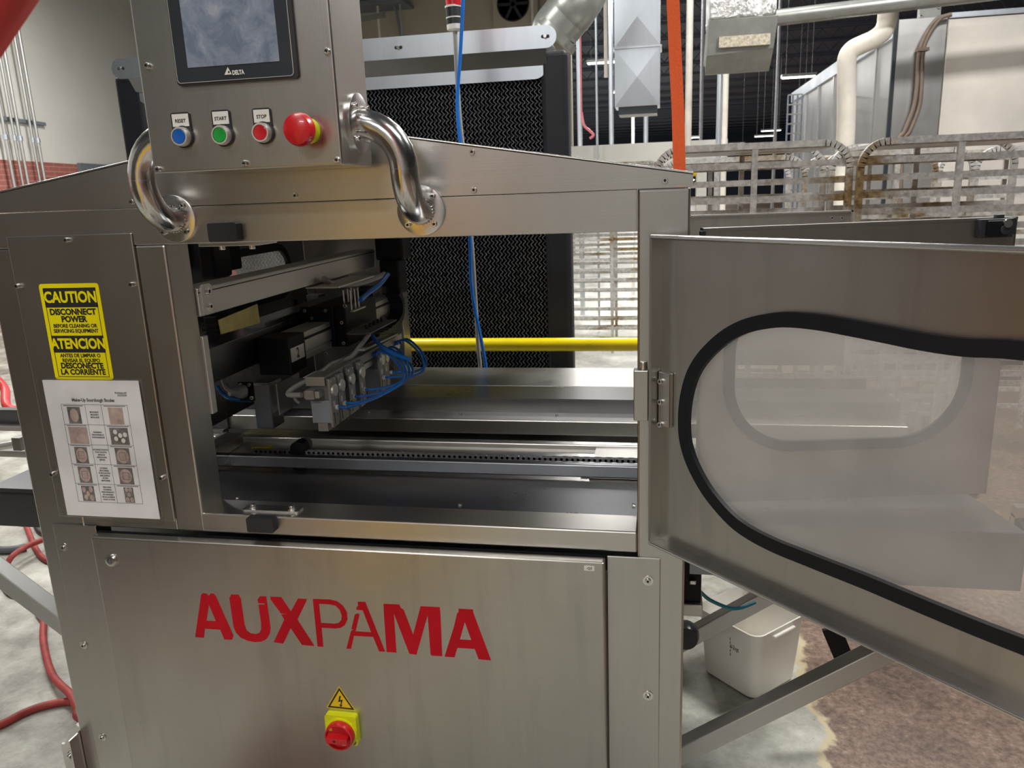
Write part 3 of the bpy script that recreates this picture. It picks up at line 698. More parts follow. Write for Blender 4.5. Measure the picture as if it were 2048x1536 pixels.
for (lx0, ly0, lx1, cxp, cyp, s, mat, rim) in ((340, 225, 378, 357, 273, 'RESET', BLU, ALU), (421, 220, 458, 438, 270, 'START', GRN, ALU), (503, 216, 540, 519, 265, 'STOP', RED, SC)):
    x0 = at(lx0, ly0 + 1, y=YF - .003).x; x1 = at(lx1, ly0, y=YF - .003).x; zt_ = at(lx0, ly0 + 1, y=YF - .003).z
    bc = at(cxp, cyp, y=YF - .014); cxw = (x0 + x1) / 2
    pb2 = MB(); pb2.prism([rrect(x0, x1, bc.z - .010, zt_, .0035)], (0, YF, 0), EX, EZ, (0, -1, 0), .003, BLK)
    pb2.box(x0 + .0022, x1 - .0022, YF - .0034, YF - .003, zt_ - .0205, zt_ - .0022, WHT)
    c3 = V((bc.x + .001, YF, bc.z))
    pb2.rev([(.0165, 0), (.0165, .004)], c3, (0, -1, 0), BLK, 32)
    pb2.rev([(.0145, .003), (.0145, .0125), (.0132, .0150), (.0112, .0150), (.0108, .0125)], c3, (0, -1, 0), ALU, 36)
    pb2.rev([(.0108, .011), (.0108, .0138), (.0098, .0148), (.005, .0142), (.0003, .0140)], c3, (0, -1, 0), mat, 32)
    pbo = pb2.build('push_button', CB); pbo['label'] = {'RESET': 'blue', 'START': 'green', 'STOP': 'red'}[s] + ' round push button in metal rim under its legend plate'
    text(s, 'legend_text', (cxw, YF - .0037, zt_ - .0125), EX, EZ, .0072, INK, CB, .0001, 'CENTER', .95)
ec = at(617, 262, y=YF)
b = MB(); b.rev([(.0185, 0), (.0185, .003), (.0165, .009), (.0145, .010)], ec, (0, -1, 0), YEL, 36)
b.rev([(.0120, .008), (.0140, .012), (.0165, .020), (.0240, .024), (.0235, .030), (.0210, .036), (.013, .0395), (.0003, .0400)], ec - V((0, .004, 0)), (0, -1, 0), RED, 40)
b.build('emergency_stop', CB)
# bent tubes and flanges
RT = .0222
def elbow(sgn, xb, zf, yc):
    R = .072; xj = xb + sgn * R; pts = [V((xb, yc, zf))]
    for k in range(1, 9): th = k * PI / 16; pts.append(V((xb + sgn * R * math.sin(th), yc, zf - R * (1 - math.cos(th)))))
    j = V((xj, yc, zf - R)); R2 = .066; yl = yc + R2
    for k in range(1, 9): th = k * PI / 16; pts.append(V((xj, yc + R2 * (1 - math.cos(th)), zf - R - R2 * math.sin(th))))
    pts.append(V((xj, .002, zf - R - R2))); return pts, j, V((xj, 0, zf - R - R2))
for sgn, xb in ((1, bxr), (-1, bxl)):
    pts, j, e = elbow(sgn, xb, 1.660, -.078)
    b = MB(); b.tube(pts, RT, SP, 28, False); b.tube([j + V((0, 0, .0006)), j - V((0, 0, .0006))], RT + .0006, SC, 28, False)
    b.build('support_tube', M)
    f1 = MB().rev([(.0445, 0), (.0445, .0055), (.0435, .006), (.022, .006)], (xb, -.078, 1.660), (sgn, 0, 0), SC, 40).build('mounting_flange', M)
    for a_ in (45, 135, 225, 315): screw((xb + sgn * .006, -.078 + .034 * math.cos(math.radians(a_)), 1.660 + .034 * math.sin(math.radians(a_))), (sgn, 0, 0), f1, .0048, .006)
    f2 = MB().rev([(.0415, 0), (.0415, .005), (.0405, .0055), (.022, .0055)], (e.x, 0, e.z), (0, -1, 0), SC, 44).build('mounting_flange', M)
    for a_ in (45, 135, 225, 315): screw((e.x + .0325 * math.cos(math.radians(a_)), -.0055, e.z + .0325 * math.sin(math.radians(a_))), (0, -1, 0), f2, .0048, .006)
    b = MB()
    for k in range(26):                                   # weld bead round the tube
        a_ = 2 * PI * k / 26; b.rev([(.0005, -.002), (.0022, 0), (.0005, .002)], (e.x + .0228 * math.cos(a_), -.0068, e.z + .0228 * math.sin(a_)), (0, -1, 0), SC, 6)
    b.build('weld_bead', f2)

# ---- front guard door, hung open towards the right
hz0, hz1 = .942, 1.4712
H0 = V((-.0205, -.021, 0)); DU = V((.7152, -.6989, 0)); NC = V((DU.y, -DU.x, 0))
if NC.dot(CAM - H0) < 0: NC = -NC
def ondoor(px, py, off=0.0):
    P0 = H0 + NC * off; r = ray(px, py); Q = CAM + r * ((P0 - CAM).dot(NC) / r.dot(NC)); return ((Q - P0).dot(DU), Q.z)
DW = .875; FD = .024                      # door width, flange depth
def dhexa(mb, u0, u1, z0, z1, n0, n1, mat):
    c = lambda u, n, z: H0 + DU * u + NC * n + EZ * z
    mb.hexa([c(u0, n0, z0), c(u1, n0, z0), c(u1, n1, z0), c(u0, n1, z0), c(u0, n0, z1), c(u1, n0, z1), c(u1, n1, z1), c(u0, n1, z1)], mat)
gpx = [(2047, 680), (1934, 675), (1848, 664), (1778, 651), (1711, 639), (1645, 628), (1582, 623), (1536, 627), (1489, 639), (1446, 663), (1407, 700), (1383, 737), (1370, 778), (1364, 821), (1365, 872), (1377, 919), (1399, 965),
       (1426, 1005), (1465, 1048), (1505, 1077), (1556, 1103), (1610, 1125), (1665, 1147), (1738, 1176), (1811, 1207), (1921, 1253), (2047, 1303)]
gl_ = [ondoor(x, y, -FD) for x, y in gpx]
gl_ += [(gl_[-1][0] + .09, gl_[-1][1] + .005), (DW - .08, 1.10), (DW - .055, 1.19), (DW - .08, 1.28), (gl_[0][0] + .10, gl_[0][1] - .004)]
outer = smooth_loop(gl_, 4); outer = outer if sum(outer[i - 1][0] * outer[i][1] - outer[i][0] * outer[i - 1][1] for i in range(len(outer))) > 0 else outer[::-1]
hole = offset_loop(outer, -.006); inner = offset_loop(outer, -.021)
O_ = H0 - NC * FD
b = MB(); b.prism([[(0.002, hz0 + .002), (DW - .002, hz0 + .002), (DW - .002, hz1 - .002), (.002, hz1 - .002)], hole], O_, DU, EZ, -NC, .003, SD)
dhexa(b, 0, .005, hz0, hz1, -FD, 0, SD); dhexa(b, DW - .004, DW, hz0, hz1, -FD, 0, SD)
dhexa(b, 0, DW, hz0, hz0 + .004, -FD, 0, SD); dhexa(b, 0, DW, hz1 - .004, hz1, -FD, 0, SD)
GD = b.build('guard_door', M)
GD['label'] = 'open front guard door, steel pan with hazy rounded window'
b = MB(); b.tube([H0 + DU * .002 + EZ * (hz1 - .002) - NC * .003, H0 + DU * DW + EZ * (hz1 - .002) - NC * .003], .0042, SC, 10, False); b.build('door_edge', GD); b = MB()
b.tube([H0 + DU * .002 + EZ * (hz0 + .002), H0 + DU * DW + EZ * (hz0 + .002)], .003, SC, 10, False); b.build('door_edge', GD)
b = MB(); b.prism([outer, inner], O_ + NC * .0005, DU, EZ, NC, .0085, RUB)
g_ = b.build('window_gasket', GD, .0028, 3)
MB().prism([offset_loop(outer, -.010)], O_ - NC * .001, DU, EZ, -NC, .005, GLZ).build('window_pane', GD)
u_s = ondoor(1783, 1175, -FD)
hz_a, hz_b = ondoor(1312, 845, -FD)[1], ondoor(1312, 738, -FD)[1]
b = MB(); dhexa(b, .0065, .032, hz_a, hz_b, -FD, -FD + .009, SZ); hl = b.build('hinge_leaf', GD, .0015)
for py in (754, 794, 838):
    z = ondoor(1303, py, -FD)[1]; screw(H0 + DU * .015 - NC * (FD - .009) + EZ * z, tuple(NC), hl, .005, .006)
# ---- side guard door of the right end, swung out along the outfeed
P1 = at(1406, 457, z=1.470); P2 = at(2036, 433, z=1.470)
P1.z = P2.z = 0; SU = (P2 - P1).normalized(); SN = V((SU.y, -SU.x, 0)); SN = SN if SN.y < 0 else -SN; SWd = (P2 - P1).length
def onside(px, py):
    r = ray(px, py); Q = CAM + r * ((P1 - CAM).dot(SN) / r.dot(SN)); return ((Q - P1).dot(SU), Q.z)
ug0 = onside(1447, 720)[0]; ug1 = onside(1946, 708)[0]; ugz = onside(1660, 898)[1]
go = rrect(ug0, ug1, ugz, 1.375, .135, 10)
b = MB(); b.prism([[(0, .945), (SWd, .945), (SWd, 1.468), (0, 1.468)], offset_loop(go, -.006)], P1, SU, EZ, -SN, .003, SD)
def shexa(mb, u0, u1, z0, z1, n0, n1, mat):
    c = lambda u, n, z: P1 + SU * u + SN * n + EZ * z
    mb.hexa([c(u0, n0, z0), c(u1, n0, z0), c(u1, n1, z0), c(u0, n1, z0), c(u0, n0, z1), c(u1, n0, z1), c(u1, n1, z1), c(u0, n1, z1)], mat)
shexa(b, 0, SWd, 1.465, 1.470, -.022, .001, SD); shexa(b, 0, .003, .945, 1.47, -.022, 0, SD); shexa(b, SWd - .003, SWd, .945, 1.47, -.022, 0, SD)
SGD = b.build('side_guard_door', M); SGD['label'] = 'open side guard door standing behind the front guard door'
MB().prism([go, offset_loop(go, -.020)], P1, SU, EZ, SN, .008, RUB).build('window_gasket', SGD, .0025)
MB().prism([offset_loop(go, -.008)], P1 - SN * .003, SU, EZ, -SN, .005, GLZ).build('window_pane', SGD)
b = MB(); shexa(b, -.006, .004, 1.452, 1.466, -.004, .006, BLK); b.build('corner_buffer', SGD, .001)
ul = onside(1950, 460)[0]; ur = onside(2021, 450)[0]; zl0, zl1 = onside(1985, 474)[1], onside(1985, 437)[1]
b = MB(); shexa(b, ul, ur - .004, zl0, zl1, 0, .016, BLK); shexa(b, ul + .010, ul + .036, zl0 + .003, zl1 - .003, .016, .020, BLKM)
shexa(b, ur - .012, ur + .002, zl0 + .004, zl1 + .001, -.008, .012, BLK); shexa(b, ul + .030, ul + .044, zl1, zl1 + .007, 0, .010, BLK)
b.rev([(.009, 0), (.009, .005), (.004, .006)], P1 + SU * (ul + .042) + SN * .016 + EZ * (zl0 + .014), tuple(SN), BEZ, 18); b.build('latch', SGD, .001)
b = MB(); b.rev([(.0075, 0), (.0075, .009)], P1 + SU * (ul + .043) + SN * .016 + EZ * (zl1 - .008), tuple(SN), SC, 14); b.build('latch_pin', SGD)
# ---- rear guard door seen end-on behind it
RY = 1.36; rz = at(1390, 430, y=RY).z; rx1 = at(1703, 420, y=RY).x; rx0 = XR + .01
b = MB(); b.box(rx0, rx1, RY, RY + .003, .95, rz, SD); b.box(rx0, rx1, RY - .03, RY, rz - .004, rz, SC); b.box(rx1 - .006, rx1, RY - .03, RY, .95, rz, SC); b.box(rx0, rx0 + .004, RY - .03, RY, .95, rz, SD)
RG = b.build('rear_guard_door', M); RG['label'] = 'open rear guard door edge below the bakery racks'
for px in (1664, 1684): screw(at(px, 436, y=RY - .0), (0, -1, 0), RG, .006, .004)

# ---- interior: gantry beams, robot axis, blade head
GX = -.884
yA = .077
zt_n, zb_n = at(394, 577, x=GX).z, at(403, 635, x=GX).z
yE = at(752, 540, x=GX).y
gb = MB().box(GX - .06, GX, yA, yE, zb_n + .001, zt_n, ALU).build('gantry_beam', M, .003); gb['label'] = 'pale upper gantry beam'
b = MB(); b.box(GX - .0005, GX + .0012, yA, yE, zt_n - .010, zt_n - .008, BLK); b.build('beam_groove', gb)
pc = at(412, 598, x=GX)
b = MB(); b.prism([rrect(pc.y - .019, pc.y + .019, pc.z - .030, pc.z + .030, .012)], (GX, 0, 0), EY, EZ, EX, .005, ALU)
sp_ = b.build('splice_plate', gb, .001)
for dz in (-.015, .015): screw((GX + .005, pc.y, pc.z + dz), (1, 0, 0), sp_, .007, .005, .010)
LX = -.965
a_ = at(425, 695, x=LX); c_ = at(436, 763, x=LX)
bx('lower_rail', LX - .09, LX, yA, 1.0, c_.z, a_.z, SDK, .002)
b = MB(); q = at(409, 672, x=-.882); r2 = at(428, 828, x=-.882); b.box(-.890, -.882, q.y - .006, q.y + .012, r2.z, q.z, ALU); b.build('adjusting_bracket', M, .002)
# amber sheet and the black servo at the beam's near end
q = [at(438, 640, x=-.96), at(444, 668, x=-.96), at(520, 646, x=-.96), at(515, 608, x=-.96)]
b = MB(); b.add([tuple(v) for v in q] + [tuple(v - V((.003, 0, 0))) for v in q], [(0, 1, 2, 3), (7, 6, 5, 4), (0, 4, 5, 1), (1, 5, 6, 2), (2, 6, 7, 3), (3, 7, 4, 0)], YSH); b.build('amber_plate', M)
def pbox(name, px0, py0, px1, py1, yn, dep, mat, wx=None, bev=.002, parent=None):   # front face spans the two corners at depth yn
    a, c = at(px0, py0, y=yn), at(px1, py1, y=yn)
    return MB().box(a.x, c.x if wx is None else a.x + wx, yn, yn + dep, c.z, a.z, mat).build(name, parent or M, bev)
sv = pbox('servo_motor', 406, 633, 438, 672, .30, .05, BLKM, bev=.003)
b = MB()
for dz in (.0, .012, .024): b.box(sv.bound_box[0][0] - .004, sv.bound_box[6][0] + .005, .296, .354, sv.bound_box[0][2] + dz, sv.bound_box[0][2] + dz + .005, BLKM)
b.build('cooling_fin', sv, .001)
pbox('servo_motor', 392, 482, 432, 558, .42, .08, BLKM, bev=.006)
pbox('servo_motor', 404, 482, 447, 545, .55, .10, BLKM, bev=.006)
pbox('machine_plate', 520, 600, 600, 656, 1.12, .01, BLKM)
for px, py in ((552, 612), (545, 622), (538, 612), (607, 606)): screw(at(px, py, y=1.12), (0, -1, 0), M, .0055, .004)
pbox('column', 612, 590, 640, 632, .98, .05, SZ)
b = MB(); a_ = at(530, 645, x=-.97); b.box(-1.03, -.97, a_.y, 1.15, a_.z - .022, a_.z, SDK); b.build('rear_rail', M, .002)
# horizontal axis: black motor 2, aluminium profile, carriage
MX = -.878
m0 = at(578, 690, x=MX); mt = at(579, 679, x=MX); mb_ = at(583, 752, x=MX); my1 = at(611, 690, x=MX).y
mx0 = at(510, 672, y=m0.y).x
mo = MB().box(mx0, MX, m0.y, my1, mb_.z, mt.z + .004, BLKM).build('axis_motor', M, .003)
l0 = at(580, 698, x=MX); l1 = at(607, 688, x=MX); l2 = at(582, 726, x=MX)
lb = MB().box(MX, MX + .0006, l0.y + .002, l1.y, l2.z, l0.z, WHT).build('number_label', mo)
text('2', 'label_digit', (MX + .0009, (l0.y + l1.y) / 2 + .001, (l2.z + l0.z) / 2), EY, EZ, .034, INK, mo, .0008, 'CENTER', .8)
py1 = at(780, 620, x=MX).y
pz1 = at(640, 652, x=MX).z; pz0 = at(613, 720, x=MX).z
b = MB(); h = pz1 - pz0
b.box(MX - .07, MX - .006, my1, py1, pz0, pz1, ALU); b.box(MX - .01, MX, my1, py1, pz0 + h * .30, pz0 + h * .72, ALU); b.box(MX - .01, MX - .002, my1, py1, pz0, pz0 + h * .24, ALU); b.box(MX - .01, MX - .002, my1, py1, pz0 + h * .80, pz1, ALU)
b.build('linear_axis', M, .0015)
b = MB(); b.box(MX - .02, MX + .0005, my1 + .01, py1 - .01, pz0 + h * .735, pz0 + h * .785, BLK); b.build('axis_slot', M)
CX = MX + .040
y_c0 = at(692, 640, x=CX).y; y_c1 = at(752, 610, x=CX).y; zc1 = at(692, 611, x=CX).z; zc0 = at(700, 692, x=CX).z
cg = MB().box(CX - .10, CX, y_c0, y_c1, zc0, zc1, BLKM).build('carriage', M, .003)
for px, py in ((690, 612), (684, 645), (688, 686)): screw(at(px, py, y=y_c0), (0, -1, 0), cg, .005, .004)
b = MB(); b.box(CX - .125, CX - .03, y_c0 - .012, y_c0, zc0 + .002, zc1, BLKM); fp = b.build('carriage_plate', M, .002)
for dx_, dz_ in ((-.11, -.010), (-.05, -.010), (-.092, -.03), (-.052, -.062), (-.047, -.10), (-.06, -.128)): screw((CX + dx_, y_c0 - .012, zc1 + dz_), (0, -1, 0), fp, .0045, .004)
# vertical servo at the far end
q = at(748, 478, y=y_c1 + .1); q2 = at(806, 520, y=y_c1 + .1)
b = MB(); b.box(q.x, q2.x, q.y, q.y + .09, q2.z, 1.54, BLKM); q3 = at(760, 575, y=y_c1 + .1); q4 = at(800, 590, y=y_c1 + .1); b.box(q3.x, q4.x, q.y + .005, q.y + .08, q4.z, q2.z, BLKM)
b.build('servo_motor', M, .006)
# cable chain looping round the end of the axis
CHX = CX + .004
def lp(px, py): w = at(px, py, x=CHX); return (w.y, w.z)
cc_ = [lp(745, 588), lp(768, 580), lp(788, 578), lp(803, 592), lp(808, 615), lp(803, 640), lp(785, 660), lp(764, 672), lp(742, 684)]
cc_s = smooth_loop(cc_, 5)[:-6]
nn = len(cc_s); b = MB()
for i in range(nn - 1):
    (y0, z0), (y1, z1) = cc_s[i], cc_s[i + 1]; d = V((0, y1 - y0, z1 - z0)); L = d.length
    if L < 1e-5: continue
    d /= L; p0 = V((CHX - .022, y0, z0)); b.bar(p0 + d * .001, p0 + d * (L - .0006), .045, .022 if i % 2 else .019, BLK, (0, -d.z, d.y))
b.build('cable_chain', M)
# top tray with grey hoses
tz = at(640, 574, x=-.86).z
b = MB(); ya, yb2 = at(640, 574, x=-.86).y, at(758, 573, x=-.80).y
b.box(-.90, -.81, ya, yb2, tz - .004, tz, ALU); b.build('cable_tray', M)
def ptube(name, pts, r, mat, n=10, parent=None):
    return MB().tube([at(px, py, y=y) for px, py, y in pts], r, mat, n).build(name, parent or M)
YC = y_c0
ptube('grey_hose', [(648, 558, YC - .05), (668, 568, YC), (700, 569, YC + .08), (730, 563, YC + .14), (770, 548, YC + .2)], .008, GRYC)
ptube('air_tube', [(776, 548, YC + .12), (760, 568, YC + .08), (738, 585, YC + .03), (721, 600, YC - .02)], .0065, BLT)
b = MB(); z_ = at(735, 600, x=CX - .03).z; b.box(CX - .09, CX + .012, YC + .03, YC + .12, z_ - .003, z_, ALU)
for yy in (YC + .045, YC + .075, YC + .10):
    for xx in (CX - .02, CX): b.cyl((xx, yy, z_), (xx, yy, z_ + .055), .003, SC, 8)
b.build('carriage_bracket', M)
b = MB(); z_ = at(745, 655, x=-.79).z; b.box(-.83, -.765, at(720, 660, x=-.79).y, at(778, 650, x=-.79).y, z_ - .003, z_, INKG)
for k in range(5): b.cyl((-.80, .72 + k * .03, z_), (-.80, .72 + k * .03, z_ + .012), .004, BLK, 8)
b.build('valve_strip', M)
# hanging sheet brackets and plug below motor 2
pbox('sheet_bracket', 503, 766, 548, 858, .47, .06, SDK, bev=.002)
b = MB(); a_ = at(539, 768, y=.41); c_ = at(549, 826, y=.41); b.box(a_.x - .055, c_.x, .41, .413, a_.z - .004, a_.z, SZ); b.box(a_.x, c_.x - .004, .41, .47, c_.z, a_.z, SZ); b.build('sheet_bracket', M)
b = MB(); a_ = at(551, 768, y=.38); c_ = at(556, 830, y=.38); b.box(a_.x, a_.x + .003, .38, .50, c_.z, a_.z, SZ); e_ = at(612, 770, y=.38); b.box(a_.x, e_.x, .44, .443, c_.z, a_.z, SDK); b.build('sheet_bracket', M)
b = MB(); c_ = at(490, 782, y=.36); b.box(c_.x - .016, c_.x + .022, .36, .364, c_.z - .024, c_.z + .022, BLKM); b.rev([(.015, 0), (.017, .01), (.013, .02), (.009, .028), (.008, .04)], c_, (-.5, -.8, .1), GRYC, 16)
pgx = b.build('cable_plug', M)
for dx_, dz_ in ((-.008, .016), (.014, .016), (.017, -.016)): screw((c_.x + dx_, .36, c_.z + dz_), (0, -1, 0), pgx, .0045, .005)
ptube('grey_hose', [(446, 760, .33), (452, 775, .32), (466, 783, .325), (480, 784, .33)], .0055, GRYC)
ptube('air_tube', [(434, 772, .36), (446, 788, .36), (466, 798, .37), (502, 801, .40)], .0045, BLT)
ptube('air_tube', [(450, 766, .38), (458, 778, .38), (470, 784, .38)], .004, BLT)
# blade head: comb of cutter cartridges along the depth axis
XF = -.76
hd = MB()
pts_l = [(641, 760), (655, 738), (760, 672), (781, 668), (781, 674), (700, 745), (652, 770)]
w_l = [at(px, py, x=XF - .03) for px, py in pts_l]
hd.prism([[(w.y, w.z) for w in w_l]], (XF - .033, 0, 0), EY, EZ, EX, .003, ALD); hd.build('head_guard', M)
b = MB(); ya, yb3 = .36, at(800, 690, x=XF - .02).y; zz = at(672, 762, x=XF).z
b.box(XF - .060, XF - .012, ya, yb3, zz - .004, zz + .018, ALD); b.box(XF - .058, XF - .020, ya - .02, yb3, zz - .028, zz - .012, TUBE); b.build('head_bar', M, .001)
b = MB(); b.box(XF - .052, XF - .030, ya - .026, ya - .004, zz - .030, zz - .008, ALD); b.build('profile_end', M, .001)
knobs = [(671.7, 777.7, 673.5, 814), (686.7, 769, 688.7, 806), (707, 758, 706, 793), (727, 744, 727, 779), (767, 724, 767, 755), (777, 734, 781.5, 745)]
kn = [(at(a, c, x=XF), at(d, e, x=XF)) for a, c, d, e in knobs]
ztop = kn[0][0].z
mans = [(747, 709), (753, 706), (760, 703), (768, 700), (791, 686), (797, 684)]
bulge = [((806, 760), (795, 727)), ((812, 757), (803, 724)), ((818, 752), (809, 720)), ((826, 745), (812, 716)), ((848, 738), (838, 706)), ((852, 728), (842, 702))]
for i, (k0, k1) in enumerate(kn):
    y = k0.y; dz = k0.z - ztop if i > 3 else 0
    z1c = ztop + .030; z0c = ztop - .088
    b = MB(); b.box(XF - .055, XF - .006, y - .026, y + .012, z0c + .010, ztop - .022, GRYP); b.box(XF - .050, XF - .008, y - .024, y + .010, ztop - .022, z1c, INKG)
    c = b.build('cutter_cartridge', M, .0015)
    b = MB(); b.box(XF - .007, XF - .002, y - .028, y + .004, z0c, z1c, ALD); b.box(XF - .007, XF - .003, y + .008, y + .014, z0c + .006, z1c - .01, ALD)
    b.box(XF - .0021, XF - .0015, y - .018, y - .014, z0c + .006, z0c + .034, BLK); b.box(XF - .045, XF - .02, y - .02, y, z0c - .012, z0c + .01, ALD)
    b.build('cartridge_plate', c, .0008)
    MB().rev([(.0150, 0), (.0150, .005), (.0140, .0062), (.0003, .0062)], (XF - .002, y - .010, ztop), (1, 0, 0), ALU, 24).build('adjusting_knob', c)
    MB().box(XF - .002, XF - .0014, y - .018, y - .008, ztop - .040, ztop - .026, WHT).build('number_tag', c)
    for q in ((y - .024, z1c - .006), (y + .001, z1c - .006), (y - .024, ztop - .055), (y + .0, ztop - .062)): screw((XF - .002, q[0], q[1]), (1, 0, 0), c, .003, .002)
    f = V((XF, k1.y, k1.z)); b = MB(); b.rev([(.006, -.004), (.006, .004), (.0045, .005)], f, (1, 0, 0), WHT, 14); b.build('tube_fitting', c)
    mpx = mans[i]; mp = at(*mpx, x=XF - .01); (bx1, by1), (bx2, by2) = bulge[i]
    q1 = at(bx1, by1, y=f.y * .55 + mp.y * .45 + .02); q2 = at(bx2, by2, y=f.y * .2 + mp.y * .8)
    b = MB(); b.tube([f, f + V((.035, .004, .001)), q1 * .6 + f * .4 + V((.01, 0, -.012)), q1, q2, mp + V((.03, 0, .008)), mp], .0034, BLT, 10); b.build('air_tube', M)
    b = MB(); b.rev([(.006, -.006), (.006, .008), (.0045, .010)], mp, (1, 0, 0), BLU, 12); b.build('manifold_port', M)
mm0 = at(742, 712, x=XF - .012); mm1 = at(800, 684, x=XF - .012)
b = MB(); b.box(XF - .035, XF - .014, mm0.y - .08, mm1.y + .02, mm0.z - .012, mm0.z + .012, BLKM); b.build('air_manifold', M, .002)
b = MB(); a_ = at(722, 700, x=XF - .01); c_ = at(790, 668, x=XF - .01); b.bar(a_, c_, .02, .005, ALD); b.build('manifold_bracket', M)
ptube('grey_hose', [(603, 790, .33), (577, 789, .34), (590, 775, .36), (640, 748, .42), (665, 728, .48), (700, 716, .56), (722, 690, .62), (738, 668, .66)], .0065, GRYC)
ptube('grey_hose', [(600, 806, .40), (592, 800, .40), (588, 790, .40)], .0045, GRYC)
ptube('air_tube', [(742, 668, .70), (758, 688, .66), (785, 706, .62), (820, 720, .60)], .0055, BLT)
# left inner wall of the machine with its own gasketed window
wx = XL + .07
b = MB(); Y0, Y1 = .40, YB - .08
gw = rrect(at(446, 560, x=wx).y, at(578, 520, x=wx).y, 1.24, at(520, 492, x=wx).z, .085, 8)
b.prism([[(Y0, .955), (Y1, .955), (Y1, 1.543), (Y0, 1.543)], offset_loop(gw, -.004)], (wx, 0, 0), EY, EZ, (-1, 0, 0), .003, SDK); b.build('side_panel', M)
MB().prism([gw, offset_loop(gw, -.022)], (wx + .008, 0, 0), EY, EZ, (-1, 0, 0), .010, RUB).build('window_gasket', M)
MB().prism([offset_loop(gw, -.008)], (wx - .004, 0, 0), EY, EZ, (-1, 0, 0), .004, GLZ).build('window_pane', M)
b = MB(); a_ = at(443, 517, y=.9); b.prism([[(a_.x, a_.z), (a_.x + .04, a_.z - .04), (a_.x + .055, a_.z - .065), (a_.x + .02, a_.z - .068)]], (0, .9, 0), EX, EZ, EY, .002, ORS); b.build('warning_flag', M)

# ---- bed profile: trays, chain and rails running left to right under the head
XR0 = -.06
def pr(py, **k): w = at(1268, py, **k); return w
tr = MB(); BL, BR = -1.46, .62
def strip(y0, z0, y1, z1, mat, mb=None, x0=None, x1=None, th=.003):
    mb = mb or tr; x0 = BL if x0 is None else x0; x1 = BR if x1 is None else x1
    d = V((0, y1 - y0, z1 - z0)).normalized(); n = V((0, -d.z, d.y)) * th
    p = [V((x0, y0, z0)), V((x1, y0, z0)), V((x1, y1, z1)), V((x0, y1, z1))]
    mb.hexa([v - n for v in p] + p, mat)
y965 = pr(965, z=.905).y; z933 = pr(933, y=y965).z
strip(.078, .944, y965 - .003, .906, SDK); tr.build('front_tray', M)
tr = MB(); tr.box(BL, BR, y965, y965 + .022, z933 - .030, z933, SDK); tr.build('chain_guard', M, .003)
yT0 = y965 + .022; yT1 = pr(902, z=.898).y; zR = pr(892, y=yT1).z
tr = MB(); strip(yT0 - .015, .898, yT1, .898, S); tr.build('centre_tray', M)
y885 = pr(885, z=zR).y
tr = MB(); tr.box(BL, BR, yT1, y885, zR - .03, zR, S); tr.build('centre_rail', M, .003)
zS2 = .925; y828 = pr(828, z=zS2).y; y845 = pr(844.5, z=zS2).y; z874 = pr(874, y=y845).z; z800 = pr(800, y=y828).z
tr = MB(); tr.box(BL, BR, y845, y828 + .01, z874, zS2, S); tr.build('rear_rail', M, .003)
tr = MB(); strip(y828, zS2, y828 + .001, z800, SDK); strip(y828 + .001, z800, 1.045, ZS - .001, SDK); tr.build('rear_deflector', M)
tr = MB(); tr.box(BL, BR, y885, y845, z874 - .04, z874 - .03, BLKM); tr.build('underbed_tray', M)
bx('rear_sill', XL, XR - .07, 1.045, YB, .90, ZS, S, .003)
for px, py in ((1113, 834), (918, 832), (738, 826), (506, 852)): screw((at(px, py, z=zS2).x, y828 - .03, zS2), (0, 0, 1), M, .004, .005)
screw(at(1090, 742, z=ZS), (0, 0, 1), M, .004, .005)
for px, py in ((808, 905), (983, 912)): screw(at(px, py + 3, z=.898), (0, 0, 1), M, .004, .008)
# roller chain in its guard
ch = MB(); yc = y965 + .030; zc = z933 + .001; n = int((BR - BL) / .0127)
def link(x, y, L, h):
    o = arc(x + L / 2, zc, h, -90, 90, 4) + arc(x - L / 2, zc, h, 90, 270, 4)
    ch.prism([o], (0, y, 0), EX, EZ, EY, .0015, INKG)
for k in range(n):
    x = BL + .01 + k * .0127
    if -1.0 < x < .02:
        yo = 0 if k % 2 else .0022
        link(x, yc + yo, .0127, .0046); link(x, yc + .012 - yo, .0127, .0046); ch.cyl((x + .0063, yc, zc), (x + .0063, yc + .0125, zc), .0035, SC, 8)
ch.build('roller_chain', M)
# sprocket bracket, yellow wedge, end plate at the right
a_ = at(596, 905, y=yc); b = MB(); o = [(a_.x - .018, .90), (a_.x + .018, .90), (a_.x + .020, .93)] + arc(a_.x, .953, .019, 0, 180, 8) + [(a_.x - .020, .93)]
b.prism([o], (0, yc - .002, 0), EX, EZ, EY, .030, BLKM); b.cyl((a_.x, yc + .004, .953), (a_.x, yc + .05, .953), .017, INKG, 20); b.build('sprocket_bracket', M, .002)
a_ = at(498, 905, z=.93); b = MB(); b.prism([[(a_.x - .01, a_.y + .03), (a_.x + .045, a_.y + .02), (a_.x + .04, a_.y + .05)]], (0, 0, .925), EX, EY, EZ, .008, YSG); b.build('yellow_wedge', M)
b = MB(); a_ = at(1186, 924, z=.90); b.box(a_.x, .0, yT0 + .01, yT1, .899, .906, ALU); b.box(a_.x - .02, a_.x, yT0 + .02, yT0 + .05, .899, .903, SC); b.build('wear_plate', M)
screw((a_.x - .01, yT0 + .035, .903), (0, 0, 1), M, .004, .004)
b = MB(); b.box(-1.19, -1.13, yT0 + .02, yT1 - .02, .899, .93, SZ); b.build('end_block', M)
